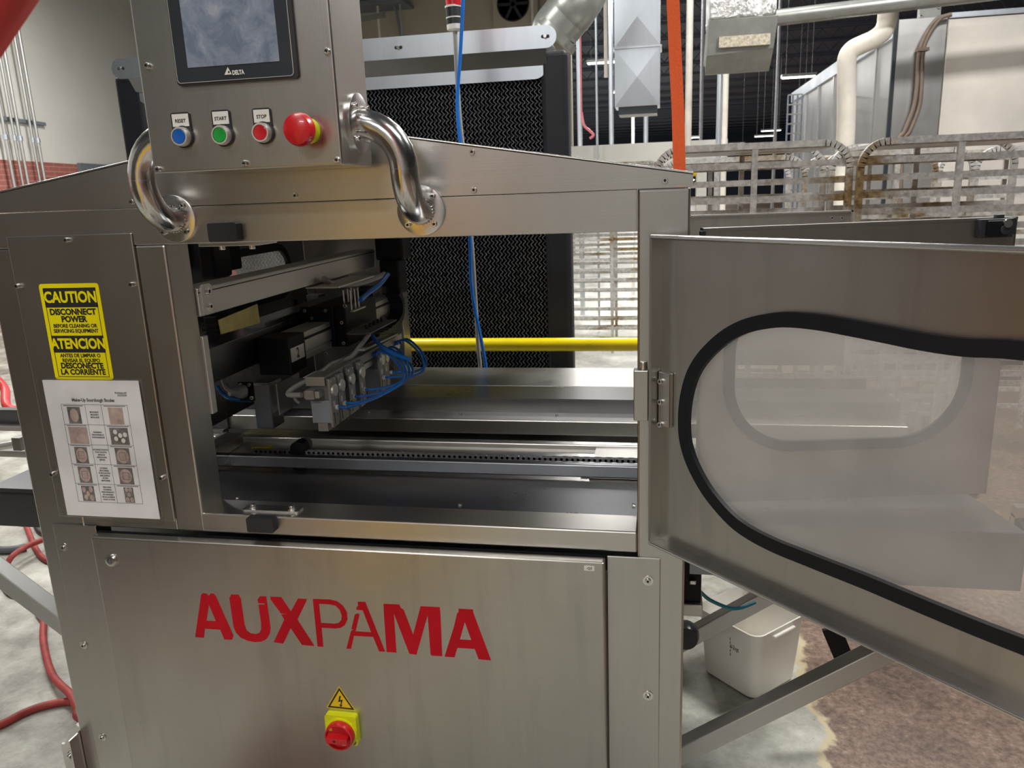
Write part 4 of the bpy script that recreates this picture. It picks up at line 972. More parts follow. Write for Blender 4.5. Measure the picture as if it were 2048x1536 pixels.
# side skirts of the bed beyond the machine ends
bx('bed_skirt', XR + .012, BR, .080, .083, .835, .944, SDK, 0); bx('bed_skirt', XR + .012, BR, 1.20, 1.203, .835, .944, SDK, 0); bx('bed_skirt', BL, XL - .01, .080, .083, .865, .955, SDK, 0)
b = MB(); b.box(BL, XL - .01, .083, .40, .950, .955, SDK); b.build('infeed_plate', M)
# ---- braces, motor and leg below the outfeed
def brace(p0, p1, label, grp=None, w=.040, mat=TUBE):
    o = MB().bar(p0, p1, w, w, mat).build('support_brace', M, .003); o['label'] = label; return o
brace(at(1340, 1512, y=.20), at(1775, 1297, y=.20) , 'lower diagonal brace right of the cabinet')
brace(at(1350, 1290, y=.62), at(1560, 1176, y=.62) , 'upper diagonal brace in front of the white tub')
b = MB(); b.bar(at(1662, 1255, y=.75), at(1700, 1345, y=.75), .05, .012, BLKM, (0, 1, 0)); b.build('support_leg', M)
b = MB(); a_ = at(1368, 1140, y=.30); c_ = at(1402, 1206, y=.30); b.box(XR + .004, c_.x, .30, .40, c_.z, .84, BLKM); b.box(XR + .02, c_.x - .012, .285, .30, c_.z + .05, c_.z + .06, SC)
d_ = at(1405, 1230, y=.30); b.box(XR + .004, d_.x, .29, .41, d_.z, c_.z, ALU); b.build('drive_motor', M, .003)
b = MB(); a_ = at(1392, 1262, y=.5); b.rev([(.03, 0), (.034, .01), (.034, .03), (.03, .04)], (XR + .02, .5, a_.z), (0, -1, 0), BEZ, 20); b.build('drive_pulley', M)
b = MB(); b.tube([at(1400, 1183, y=.42), at(1420, 1200, y=.44), at(1455, 1215, y=.46), at(1480, 1216, y=.47), at(1510, 1205, y=.5)], .0045, plain('teal_cable', (.02, .22, .30), .4), 10); b.build('teal_cable', M)
# left end: brace, pneumatic rod, cross members, levelling foot
b = MB(); b.bar(at(-40, 1115, y=.30), at(230, 1318, y=.30), .045, .045, TUBE); b.build('support_brace', M, .003)
b = MB(); a_ = at(-10, 895, y=.35); c_ = at(42, 886, y=.35); b.cyl(a_, c_, .010, ALU, 16); b.box(c_.x - .012, c_.x + .012, .335, .365, c_.z - .016, c_.z + .018, SC); b.build('air_cylinder', M)
b = MB()
for py0, py1, y, mat in ((820, 850, .75, SDK), (852, 862, .72, SC), (902, 914, .55, SC), (1042, 1052, .30, TUBE)):
    a_ = at(20, py0, y=y); c_ = at(20, py1, y=y); b.box(-2.6, XL - .005, y, y + .03, c_.z, a_.z, mat)
b.build('infeed_rail', M)
b = MB(); a_ = at(142, 1500, y=.02)
zz = .335
b.box(XL - .004, XL - .0005, -.03, .05, zz - .05, zz + .075, SC); b.box(XL - .075, XL - .004, .02, .026, zz - .05, zz + .02, SC); b.bar((XL - .05, .01, zz + .025), (XL - .006, .01, zz + .085), .008, .014, SC)
b.cyl((XL - .045, .006, zz + .0), (XL - .045, .02, zz + .0), .011, SC, 14); b.cyl((XL - .045, .0, zz + .0), (XL - .045, .006, zz + .0), .006, SC, 14); b.build('levelling_bracket', M)
for x in (XL + .05, XR - .05):
    for y in (.05, YB - .05):
        b = MB(); b.rev([(.045, 0), (.045, .012), (.012, .03), (.010, .17)], (x, y, 0), (0, 0, 1), SC, 20); b.build('levelling_foot', M)
a_ = BR - .06
for x, ys in ((a_ + .9, (.55, 1.12)), (BL - 1.08, (.60, .85))):
    for y in ys:
        b = MB(); b.box(x - .02, x + .02, y, y + .04, 0, .84, TUBE); b.build('support_leg', M)

# ================================================================== AROUND THE MACHINE
# evaporative cooler
CY = 1.9
cxl, cxr = at(238, 200, y=CY).x, at(1139, 300, y=CY).x; ct = at(700, 74, y=CY).z
fw = .125
C0 = thing('evaporative_cooler', ((cxl + cxr) / 2, CY + .3, 0), 'tall black evaporative cooler with wavy wet pad and steel top trim', 'cooler')
def zc_(px, py): return at(px, py, y=CY).z
b = MB(); b.prism([rrect(cxl + .03, cxr - .09, .18, ct, .06)], (0, CY + .06, 0), EX, EZ, EY, .30, COOLP); b.build('housing', C0, .01)
fz = at(1125, 100, y=CY).z
for cx_w in (cxl + .1, cxr - .2):
    for cy_w in (CY + .02, CY + .3):
        b = MB(); b.rev([(.06, -.02), (.065, -.015), (.065, .015), (.06, .02)], (cx_w, cy_w, .065), (1, 0, 0), BLK, 20); b.box(cx_w - .035, cx_w + .035, cy_w - .03, cy_w + .03, .125, .20, BLK); b.build('caster', C0)
b = MB(); b.box(cxl, cxl + fw, CY - .02, CY + .08, .2, at(240, 152, y=CY).z, COOLP); b.build('side_frame', C0, .02, 4)
b = MB(); b.box(cxr - .105, cxr, CY - .02, CY + .08, .2, fz, COOLP); b.build('side_frame', C0, .02, 4)
b = MB(); b.box(cxl + fw, cxr - fw, CY - .02, CY + .08, .16, .30, COOLP); b.build('bottom_frame', C0, .01)
bz1_, bz0_ = at(1000, 63, y=CY).z, at(1000, 108, y=CY).z
tr1 = MB().prism([rrect(cxl + .03, at(1117, 95, y=CY).x, bz0_, bz1_, .04, 8)], (0, CY - .06, 0), EX, EZ, EY, .004, SG).build('upper_trim', C0, .001)
for px in (797, 1091): 
    z = (bz0_ + bz1_) / 2; x = at(px, 95, y=CY - .06).x; q = MB(); q.prism([rrect(x - .016, x + .016, z - .006, z + .006, .0055)], (0, CY - .0615, 0), EX, EZ, EY, .002, INK); q.rev([(.008, 0), (.006, .01)], (x, CY - .0615, z), (0, -1, 0), SC, 12); q.build('slot_screw', tr1)
x = cxl + .075; z = (bz0_ + bz1_) / 2; q = MB(); q.prism([rrect(x - .016, x + .016, z - .006, z + .006, .0055)], (0, CY - .0615, 0), EX, EZ, EY, .002, INK); q.rev([(.008, 0), (.006, .01)], (x, CY - .0615, z), (0, -1, 0), SC, 12); q.build('slot_screw', tr1)
mz0 = at(1000, 138, y=CY).z; lz0 = at(1000, 164, y=CY).z; lx1 = at(1096, 140, y=CY).x
b = MB(); b.prism([[(CY - .056, bz0_ + .004), (CY - .012, mz0), (CY - .016, mz0), (CY - .060, bz0_ + .004)]], (cxl + .10, 0, 0), EY, EZ, EX, lx1 - cxl - .10, SDK); b.build('drip_slope', C0)  # steel slope in a darker colour that stands for its downward-facing shade
b = MB(); b.prism([arc(lx1 - .05, lz0 + .05, .05, -90, 0, 8) + [(lx1, mz0), (cxl + .10, mz0)] + arc(cxl + .15, lz0 + .05, .05, 180, 270, 8)], (0, CY - .018, 0), EX, EZ, EY, .003, SG); b.build('lower_trim', C0)
b = MB(); b.box(cxl + fw - .01, cxr - fw + .01, CY + .05, CY + .059, .3, mz0, BLK)
x = cxl + fw + .006; zt0, zt1 = .62, mz0 - .01; nseg = int((zt1 - zt0) / .0036); col = 0
while x < cxr - .108:
    vs = []; fs = []; fb = []; ph = .35 * math.sin(col * 1.7)
    for k in range(nseg + 1):
        z = zt0 + (zt1 - zt0) * k / nseg; xo = x + .0056 * math.sin(2 * PI * z / .0245 + ph); w = .0019
        vs += [(xo - w, CY + .045, z), (xo - w, CY + .010, z + .012), (xo + w, CY + .010, z + .012), (xo + w, CY + .045, z)]
    for k in range(nseg):
        i = 4 * k; fs += [(i + 1, i + 5, i + 6, i + 2)]; fb += [(i, i + 4, i + 5, i + 1), (i + 2, i + 6, i + 7, i + 3)]
    b.add(vs, fs, PADM); b.add(vs, fb, BLKM); x += .0165; col += 1  # front edges pale like highlights, sides black like shade in the gaps
b.build('cooling_pad', C0)
# yellow guard rail behind the machine
RYy = 1.66; zr = at(1050, 689, y=RYy).z
G0 = thing('guard_rail', (-.3, RYy, 0), 'bright yellow tubular guard rail between machine and cooler', 'guard rail')
b = MB(); b.tube([(-2.2, RYy, zr), (-.02, RYy, zr), (.05, RYy, zr - .02), (.075, RYy, zr - .09), (.08, RYy, .3), (.08, RYy, 0)], .026, YRL, 20, False); b.build('rail_tube', G0)
MB().tube([(-2.2, RYy, zr), (-2.2, RYy, 0)], .026, YRL, 16, False).build('post', G0)
# hanging cord with red and black socket, blue hose beside it
KY = 1.47
tp = at(903, -60, y=KY); K0 = at(905, 0, y=KY); K1 = at(910, 62, y=KY)
T0 = thing('hanging_socket', (K1.x, KY, K1.z), 'red, black and white cord socket hanging in front of the cooler', 'socket')
q = MB(); L = lambda t: K0 + (K1 - K0) * t
q.rev([(.026, 0), (.026, .11)], K0 + EZ * .09, K1 - K0, RED, 20); o = q.build('red_cap', T0)
d = (K1 - K0).normalized(); n_ = (K1 - K0).length
q = MB(); q.rev([(.0275, 0), (.0275, .006)], L(.19), d, WHT, 20); q.rev([(.026, 0), (.026, n_ * .36)], L(.22), d, BLK, 20); q.rev([(.027, 0), (.027, .004)], L(.56), d, WHT, 20); q.rev([(.026, 0), (.026, n_ * .22)], L(.60), d, BLK, 20); q.build('socket_body', T0)
q = MB(); q.rev([(.0265, 0), (.0265, n_ * .16), (.02, n_ * .2), (.006, n_ * .21)], L(.80), d, WHT, 20); q.build('strain_relief', T0)
q = MB(); q.tube([K1 + d * .0, at(914, 150, y=KY), at(919, 230, y=KY), at(926, 300, y=KY), at(935, 420, y=KY), at(943, 480, y=KY), at(951, 600, y=KY), at(957, 700, y=KY), at(962, 760, y=KY), V((-.66, KY, .3)), V((-.7, KY, .02))], .0075, GRYC, 10); q.build('cord', T0)
q = MB(); q.cyl(K0 + EZ * .09, (K0.x, KY, 6.95), .007, GRYC, 8); q.build('cord', T0)
q = MB(); q.tube([(at(929, -60, y=KY - .03).x, KY - .03, 6.95), (at(929, -60, y=KY - .03).x, KY - .03, 4.5), (at(929, -60, y=KY - .03).x, KY - .03, 2.6), at(929, -60, y=KY - .03), at(926, 0, y=KY - .03), at(921, 100, y=KY - .03), at(915, 190, y=KY - .03), at(916, 240, y=KY - .03), at(922, 300, y=KY - .03), at(936, 400, y=KY - .03), at(940, 480, y=KY - .03), at(942, 560, y=KY - .03), at(950, 620, y=KY - .03), at(972, 735, y=KY - .04), V((-.60, KY - .04, .5)), V((-.5, KY - .05, .02))], .0062, BLT, 10)
tag(q.build('air_hose'), 'thin blue air hose hanging alongside the grey cord in front of the cooler', 'hose')
# orange webbing strap
SYy = 1.42
p = [at(1332, -60, y=SYy), at(1346, 0, y=SYy), at(1351, 120, y=SYy), at(1356, 220, y=SYy), at(1359, 345, y=SYy)]
q = MB(); vs = []; fs = []
z_end = .0
pp = [V((p[0].x - .05, SYy, 6.95))] + p + [V((p[-1].x + .01, SYy, 1.2)), V((p[-1].x + .012, SYy, 1.0))]
for k, v in enumerate(pp):
    w = .0200; vs += [v + V((-w, 0, 0)), v + V((w, .003, 0)), v + V((w, .006, 0)), v + V((-w, .003, 0))]
for k in range(len(pp) - 1):
    for j in range(4): i = 4 * k; fs.append((i + j, i + (j + 1) % 4, i + 4 + (j + 1) % 4, i + 4 + j))
q.add(vs, fs, ORS); tag(q.build('webbing_strap'), 'bright orange webbing strap hanging down behind the right end of the machine', 'strap')
# white tub on the floor
TB = thing('storage_tub', (.272, 1.018, 0), 'square white plastic tub standing on the floor behind the diagonal braces', 'tub')
def sqring(hw, r, z, cx=.285, cy=1.03, n=6):
    o = rrect(-hw, hw, -hw, hw, r, n); c45 = math.sqrt(.5); return [V((cx + (x - y) * c45, cy + (x + y) * c45, z)) for x, y in o]
q = MB(); H = .232
q.loft([sqring(.094, .025, .0), sqring(.104, .03, .006), sqring(.106, .032, .03), sqring(.119, .034, H - .03), sqring(.122, .034, H - .006), sqring(.124, .036, H), sqring(.121, .034, H + .002), sqring(.116, .032, H - .004), sqring(.103, .03, .03)], WPL, True, True)
q.build('tub_wall', TB)
q = MB(); c45 = math.sqrt(.5)
for sgn in (-1, 1):
    cx, cy = .285 + sgn * .126 * c45, 1.03 + sgn * -.0 - .0
e = V((c45, -c45, 0)); f = V((c45, c45, 0)); c = V((.285, 1.03, H - .03)) + e * .122
q.bar(c - f * .05 + EZ * .008, c + f * .05 + EZ * .008, .018, .012, WPL); q.build('tub_handle', TB, .004)
fr_ = -f; cpt = V((.285, 1.03, .155)) - f * .1155 - e * .02
tubU = e; text('12qt', 'marker_text', tuple(cpt - f * .001 + e * .055), tuple(e), (0, 0, 1), .020, INKG, TB, .0002, 'CENTER', .9)
q = MB()
for k in range(5): z = .125 + k * .014; cc2 = V((.285, 1.03, z)) - f * (.1145 + (z - .125) * .06) + e * .018; q.bar(cc2 - EZ * .0045, cc2 + EZ * .0045, .0018, .0012, INKG, tuple(f))
cc2 = V((.285, 1.03, .153)) - f * .1165 + e * .023; q.bar(cc2 - e * .005, cc2 + e * .005, .0016, .0012, INKG); q.build('marker_scale', TB)
# hoses on the floor, left
def hose(pts, r, mat, label, z=None, name='hose'):
    q = MB(); q.tube(pts, r, mat, 12); return tag(q.build(name), label, 'hose')
def fl(px, py, z): return at(px, py, z=z)
rr = .0125
hose([fl(-80, 1480, rr), fl(0, 1450, rr), fl(50, 1425, rr), fl(95, 1410, rr), fl(150, 1403, rr), V((-1.62, .60, rr)), V((-1.5, .62, rr))], rr, REDH, 'dull red hose running to the lower left corner of the floor')
hose([V((-1.42, .42, rr * 3.6)), fl(168, 1440, rr * 3.8), fl(155, 1418, rr * 3.8), fl(140, 1388, rr * 3.6), fl(105, 1350, rr * 2.4), fl(88, 1290, rr), fl(88, 1245, rr), fl(100, 1205, rr), V((-2.1, 1.5, rr))], rr, REDH, 'red hose bending down beside the cabinet to the lower left')
hose([fl(70, 1185, rr), fl(30, 1190, rr), fl(8, 1170, rr), fl(10, 1140, rr), fl(25, 1112, rr * 4.4), fl(55, 1092, rr * 4.6), fl(85, 1080, rr * 4.6), fl(100, 1074, rr * 4.4)], rr, REDH, 'red hose loop under the infeed at the left edge')
hose([fl(38, 1022, rr * 2), fl(52, 1050, rr), fl(68, 1090, rr), fl(85, 1115, rr), fl(112, 1128, rr)], rr, REDH, 'short red hose crossing under the looped red hose')
hose([fl(-20, 1098, .018), fl(10, 1100, .018), fl(35, 1098, .018), fl(52, 1094, .018)], .018, plain('dark_grey_hose', (.10, .11, .12), .5), 'dark grey hose lying under the red hose loop')
hose([fl(70, 1048, .012), fl(80, 1064, .012), fl(100, 1070, .012), fl(120, 1064, .012)], .011, BLK, 'thin black cable curling under the infeed')
hose([far(-30, 735, 3.4), far(8, 775, 3.4), far(35, 820, 3.3), V((-2.6, 1.9, .7))], .018, REDN, 'red hose slanting down behind the left edge of the machine')
# red hose close to the camera, sweeping to the floor
pB, pC = far(4, -50, .50), far(-71, 62, .50); dh_ = pB - pC
hose([pB + dh_ * 14 + V((.1, -.1, .9)), pB + dh_ * 6, pB + dh_ * 3, pB + dh_, pB, pC, pC - dh_ * 1.2, pC - dh_ * 3, V((-.72, -.86, 1.12)), V((-.93, -.86, .80)), V((-1.15, -.95, .45)), V((-1.35, -1.1, .16)), V((-1.6, -1.15, .03)), V((-1.9, -1.2, .024)), V((-2.2, -1.2, .024))], .0235, REDN, 'thick red hose hanging very close in the upper left corner')
q = MB(); sp_pts = []  # coil added out of view to redden the lower door's reflection
for k in range(0, 3 * 16 + 1): a_ = 2 * PI * k / 16; sp_pts.append(V((-.98 + (.15 - .0022 * k / 5) * math.cos(a_), -.46 + (.13 - .002 * k / 5) * math.sin(a_), .014 + .0018 * k)))
q.tube(sp_pts, .013, REDH, 10, False); tag(q.build('reflection_hose_coil'), 'coiled red hose added unseen on the floor for the red reflection in the lower cabinet door', 'hose')
# unseen cabinets added behind the camera to tint the steel's reflections
B0 = thing('yellow_reflection_cabinet', (-1.06, -1.75, 0), 'slim yellow cabinet stand-in, added unseen for the amber reflection in the brushed steel beam and door', 'cabinet')
MB().box(-1.26, -.88, -1.92, -1.58, .03, 1.51, YCB).build('body', B0, .01)
MB().box(-1.25, -.89, -1.58, -1.568, .08, 1.48, YCB).build('door', B0, .004)
E0 = thing('dark_reflection_cabinet', (-3.1, -1.95, 0), 'dark brown cabinet stand-in, added unseen to darken the reflection in the left side panels', 'cabinet')
MB().box(-4.5, -1.85, -2.4, -1.5, .03, 1.78, BRWN).build('body', E0, .01)
for x in (-4.48, -3.6, -2.72): MB().box(x, x + .86, -1.5, -1.485, .1, 1.73, BRWN).build('door', E0, .004)

# ================================================================== BAKERY RACKS
def rack(name, x0, x1, y, dep, ztop, n, pitch, z_first, label, mid=.5, group='bakery racks behind the machine', casters=True, w=.026):
    t = thing(name, ((x0 + x1) / 2, y + dep / 2, 0), label, 'rack', group)
    R = .10
    for yy in (y, y + dep):
        q = MB(); path = [V((x0, yy, .14)), V((x0, yy, ztop - R))] + [V((cx, yy, cz)) for cx, cz in arc(x0 + R, ztop - R, R, 180, 90, 8)] + [V((cx, yy, cz)) for cx, cz in arc(x1 - R, ztop - R, R, 90, 0, 8)] + [V((x1, yy, ztop - R)), V((x1, yy, .14))]
        for i in range(len(path) - 1):
            q.bar(path[i], path[i + 1] + (path[i + 1] - path[i]).normalized() * .003, w, w, RACK, (0, 1, 0))
        q.build('end_frame', t)
        q = MB(); xm = x0 + (x1 - x0) * mid; q.box(xm - w * .45, xm + w * .45, yy - w * .4, yy + w * .4, .16, ztop - .01, RACK); q.build('mid_post', t)
    for k in range(n):
        z = z_first - k * pitch
        q = MB(); q.box(x0, x1, y + .006, y + .012, z - .0125, z + .0125, RACK); q.build('tray_rail', t); q = MB(); q.box(x0, x1, y + dep - .012, y + dep - .006, z - .0125, z + .0125, RACK)
        q.build('tray_rail', t)
    q = MB(); q.box(x0 + R * .7, x1 - R * .7, y + .01, y + dep, ztop - .018, ztop - .004, RACK); q.build('top_panel', t)
    for xx in (x0 + .03, x1 - .03):
        for yy in (y + .03, y + dep - .03):
            q = MB(); q.rev([(.05, -.016), (.055, -.012), (.055, .012), (.05, .016)], (xx, yy, .055), (1, 0, 0), BLK, 20); q.box(xx - .024, xx + .024, yy - .025, yy + .025, .10, .15, SC); q.box(xx - .024, xx - .019, yy - .02, yy + .02, .05, .11, SC); q.box(xx + .019, xx + .024, yy - .02, yy + .02, .05, .11, SC); q.build('caster', t)
    return t
ry = 2.20
ra0 = at(1312, 330, y=ry).x; ra1 = at(1700, 320, y=ry).x; rat = at(1510, 292, y=ry).z
rails = [at(1350, y_, y=ry).z for y_ in (338, 370, 405)]
pit = (rails[0] - rails[2]) / 2
rack('bakery_rack', ra0, ra1, ry, .56, rat, 14, pit, rails[0], 'weathered aluminium bakery rack directly right of the orange webbing', .52)
rb0 = at(1722, 320, y=ry - .05).x; rbt = at(1900, 276, y=ry - .05).z; zb1 = at(1830, 317, y=ry - .05).z; zb2 = at(1830, 352, y=ry - .05).z
rack('bakery_rack', rb0, rb0 + (ra1 - ra0), ry - .05, .56, rbt, 14, zb1 - zb2, zb1, 'rusty aluminium bakery rack at the right edge, above the side guard latch', .47)
rack('bakery_rack', -.02, .72, 3.1, .56, 1.66, 14, .095, 1.54, 'bakery rack standing second behind the rack by the orange webbing', .4)
rack('bakery_rack', .80, 1.50, 3.05, .56, 1.66, 14, .095, 1.54, 'bakery rack standing second behind the right edge rack', .5)
rack('bakery_rack', 1.6, 2.3, 3.3, .56, 1.66, 14, .095, 1.52, 'bakery rack at the far right in front of the oven', .5)
rc0 = at(1158, 500, y=5.3).x; rc1 = at(1262, 500, y=5.3).x
rack('bakery_rack', rc0 - .42, rc1 + .25, 5.3, .6, 1.72, 17, .083, 1.62, 'tall bakery rack seen through the machine opening right of the cooler', .63, casters=True)

# ================================================================== OVEN AND SERVICES ON THE RIGHT
oc = far(1792, 60, 6.0); OX, OY = oc.x, oc.y
otz = at(1815, 40, y=OY).z
O0 = thing('tunnel_oven', (OX + 1.2, OY + 2.5, 0), 'huge stainless tunnel oven with pale front panel rising behind the racks', 'oven')
xs = at(1893, 60, y=OY).x
yfar = at(1585, 200, x=OX).y
MB().box(OX, OX + 3.2, OY, yfar, .1, otz, OV).build('body', O0, .01)
MB().box(OX + .01, xs - .004, OY - .02, OY, .1, at(1850, 36, y=OY).z, OV).build('corner_panel', O0, .004)
MB().box(xs, OX + 3.2, OY - .035, OY, .1, at(1920, 38, y=OY).z, OVP).build('front_panel', O0, .006)
MB().box(xs, OX + 3.2, OY - .05, OY, at(1920, 37, y=OY).z, at(1920, 26, y=OY).z, SG).build('top_trim', O0, .003)
MB().box(OX - .02, OX + .008, OY - .03, OY - .0, .1, otz + .6, BEZ).build('corner_post', O0, .003)
k = 0; y = OY + .5
while y < yfar:
    MB().box(OX - .012, OX, y, y + .05, .1, otz, OV).build('side_seam', O0); y += .85
b = MB(); b.prism([[(OY, otz), (yfar, otz), (yfar, otz - .12), (OY, otz - .12)]], (OX - .02, 0, 0), EY, EZ, EX, .02, SG); b.build('side_trim', O0)
q0 = at(1838, 38, y=OY + .1); q1 = at(1888, -40, y=OY + .1)
b = MB(); b.box(q0.x, q1.x, OY + .1, OY + .16, otz, q1.z, GRD); br = b.build('riser_plate', O0, .003)
for px, py in ((1846, 6), (1876, 4), (1878, 14), (1842, 32)): screw(at(px, py, y=OY + .1), (0, -1, 0), br, .014, .012)
for k, dx in enumerate((0, 9)):
    b = MB(); b.tube([at(1903 - dx * .3, 29, y=OY - .08), at(1880 - dx, 38 + dx * .3, y=OY - .08), at(1855 - dx * .7, 75, y=OY - .08), at(1845 - dx * .8, 110, y=OY - .08), at(1843 - dx * 1.0, 170, y=OY - .08), at(1838 - dx * 1.2, 215, y=OY - .08), at(1820 - dx * 1.2, 262, y=OY - .08), at(1806 - dx, 290, y=OY - .08), at(1800, 420, y=OY - .1)], .016, OFFR, 10)
    b.build('flexible_conduit', O0)
b = MB(); a_ = at(1848, 99, y=OY - .08); b.box(a_.x - .05, a_.x + .03, OY - .11, OY - .05, a_.z - .012, a_.z + .012, OFFR); b.build('conduit_clip', O0)
# white jacketed pipe
q = MB(); PY = OY - .45; pp = [(1781, -60), (1779, -20), (1776, 30), (1768, 60), (1748, 78), (1722, 90), (1704, 100), (1694, 118), (1693, 160), (1690, 300)]
top = at(1781, -60, y=PY); pts = [V((top.x, PY, 6.9))] + [at(a, c, y=PY) for a, c in pp]; pts.append(V((pts[-1].x, PY, .2)))
r_p = at(1709, 200, y=PY).x - at(1690, 200, y=PY).x
q.tube(pts, r_p, PIPE, 20, True, 6); PO = tag(q.build('insulated_pipe'), 'fat white jacketed pipe with a double bend in front of the oven', 'pipe')
# foil topped grille box, drop duct, round duct
FY = 4.3
f0, f1 = at(1415, 60, y=FY).x, at(1556, 60, y=FY).x; zt_, zm_, zb_ = at(1490, -60, y=FY).z, at(1485, 35, y=FY).z, at(1485, 100, y=FY).z
F0 = thing('grille_box', ((f0 + f1) / 2, FY + .3, zb_), 'hanging supply box with crinkled foil top and pale perforated grille', 'duct')
b = MB(); n = 14; rings = []
random.seed(3)
MB().box(f0 + .01, f1 - .01, FY, FY + .5, zm_, zt_ + 2.5, FOIL).build('foil_wrap', F0, .02, 3)
b = MB(); b.hexa([(f0 + .0, FY + .02, zb_ - .02), (f1 - .02, FY + .02, zb_), (f1 - .02, FY + .5, zb_), (f0, FY + .5, zb_ - .02), (f0 + .01, FY, zm_), (f1, FY, zm_), (f1, FY + .5, zm_), (f0 + .01, FY + .5, zm_)], GRD); b.build('box_body', F0, .004)
MB().prism([[(FY + .02, zb_), (FY + .22, zb_ - .11), (FY + .24, zb_ - .11), (FY + .24, zb_)]], (f0, 0, 0), EY, EZ, EX, f1 - f0 - .02, GRD).build('bottom_slope', F0)
ga, gb_ = at(1438, 74, y=FY), at(1540, 92, y=FY); MB().box(ga.x, gb_.x, FY - .006, FY + .02, gb_.z + .01, ga.z, TAN).build('grille', F0)
b = MB(); b.cyl((f1 - .05, FY + .7, at(1700, 20, y=FY + .7).z - .02), (3.5, FY + .7, at(1700, 20, y=FY + .7).z + .1), .055, GRD, 18); tag(b.build('overhead_pipe'), 'grey horizontal pipe passing behind the foil topped box', 'pipe')
DYv = 5.4
d0, d1 = at(1229, 150, y=DYv).x, at(1320, 150, y=DYv).x; dzb = at(1275, 212, y=DYv).z; dzm = at(1275, 94, y=DYv).z
D0 = thing('drop_duct', ((d0 + d1) / 2, DYv + .15, dzb), 'galvanised rectangular drop duct with cross-creased panels', 'duct')
def crease(z0, z1, nm):
    b = MB(); cx, cz = (d0 + d1) / 2, (z0 + z1) / 2; P = [(d0, DYv, z0), (d1, DYv, z0), (d1, DYv, z1), (d0, DYv, z1), (cx, DYv - .014, cz), (d0, DYv + .3, z0), (d1, DYv + .3, z0), (d1, DYv + .3, z1), (d0, DYv + .3, z1)]
    b.add(P, [(0, 1, 4), (1, 2, 4), (2, 3, 4), (3, 0, 4), (1, 0, 5, 6), (3, 2, 7, 8), (0, 3, 8, 5), (2, 1, 6, 7), (5, 8, 7, 6)], SG); b.build(nm, D0)
dh = dzm - dzb
crease(dzb, dzm - .004, 'duct_section'); crease(dzm + .004, dzm + dh, 'duct_section'); crease(dzm + dh + .008, 6.9, 'duct_section')
MB().box(d0 - .012, d1 + .012, DYv - .01, DYv + .31, dzm - .006, dzm + .006, SG).build('joint_flange', D0)
MB().box(d0 + .03, d1 - .02, DYv + .01, DYv + .3, dzb - .06, dzb, BEZ).build('bottom_collar', D0)
RYd = 4.2
q = MB(); c0 = at(1112, 58, y=RYd); c1_ = at(1150, 10, y=RYd); c2_ = at(1176, -40, y=RYd + .1)
q.tube([c0 + V((-.02, 0, -.05)), c0, (c0 + c1_) / 2, c1_, c2_, c2_ + V((.12, .1, .5)), V((c2_.x + .1, c2_.y + .1, 6.9))], .155, GRD, 32, True, 6)
dd = (c1_ - c0).normalized(); q.rev([(.165, 0), (.165, .05)], c0 + V((-.02, 0, -.05)), dd, GRD, 32); q.rev([(.160, 0), (.160, .02)], c0 + dd * .12, dd, GRD, 32)
tag(q.build('round_duct'), 'grey round duct elbow hanging over the right corner of the cooler', 'duct')
# hanger poles and bars in the dark part of the hall
for k, (px, d, r, ztp, lab) in enumerate([(1212, 7.5, .018, 94, 'thin pale rod hanging left of the galvanised duct'), (1193, 8.0, .012, 300, 'thin rod just left of the small lit strip'), (1266, 10.5, .022, 292, 'bright post under the galvanised duct'), (1378, 6.4, .028, 330, 'pale post right behind the orange webbing'),
        (1452, 7.0, .026, 290, 'cream post under the foil topped box, right one'), (1440, 7.4, .026, 290, 'grey post under the foil topped box, left one'), (1158, 9.0, .03, 290, 'grey upright near the right side of the cooler'), (1222, 9.5, .03, 290, 'steel upright left under the galvanised duct'), (1292, 9.5, .03, 290, 'steel upright right under the galvanised duct'), (1404, 9.2, .02, 290, 'thin dark upright between orange webbing and foil box'), (1555, 9.0, .02, 290, 'thin upright left of the dark wire cage')]):
    a = far(px, 150, d); zlo = at(px, max(ztp, 290) + 20, y=a.y).z if ztp > 100 else at(px, 155, y=a.y).z
    q = MB(); q.tube([(a.x, a.y, 6.9), (a.x, a.y, zlo if ztp <= 100 else .02)], r, INKG if 'dark' in lab else (PIPE if ('cream' in lab or 'pale' in lab or 'bright' in lab) else SG), 10, False); tag(q.build('hanger_pole'), lab, 'pole')
# long white conveyor housing with a yellow tube below, above the racks' horizon
cy_ = 7.3; a_ = at(1140, 293, y=cy_); c_ = at(1335, 334, y=cy_)
q = MB(); q.box(-2.2, c_.x + .6, cy_, cy_ + .5, c_.z + .02, a_.z, WALLW); OCV = tag(q.build('overhead_conveyor'), 'long white overhead conveyor housing behind the gable end', 'conveyor')
for x in (-1.8, c_.x + .4):
    MB()
q = MB(); q.tube([(-2.2, cy_ + .03, c_.z - .03), (c_.x + .30, cy_ + .03, c_.z - .075)], .03, SLT, 12, False); q.build('guard_tube', OCV)
for x in (-2.0, c_.x + .3): q = MB(); q.box(x, x + .1, cy_ + .01, cy_ + .3, 0, c_.z + .02, WALLW); q.build('leg', OCV)
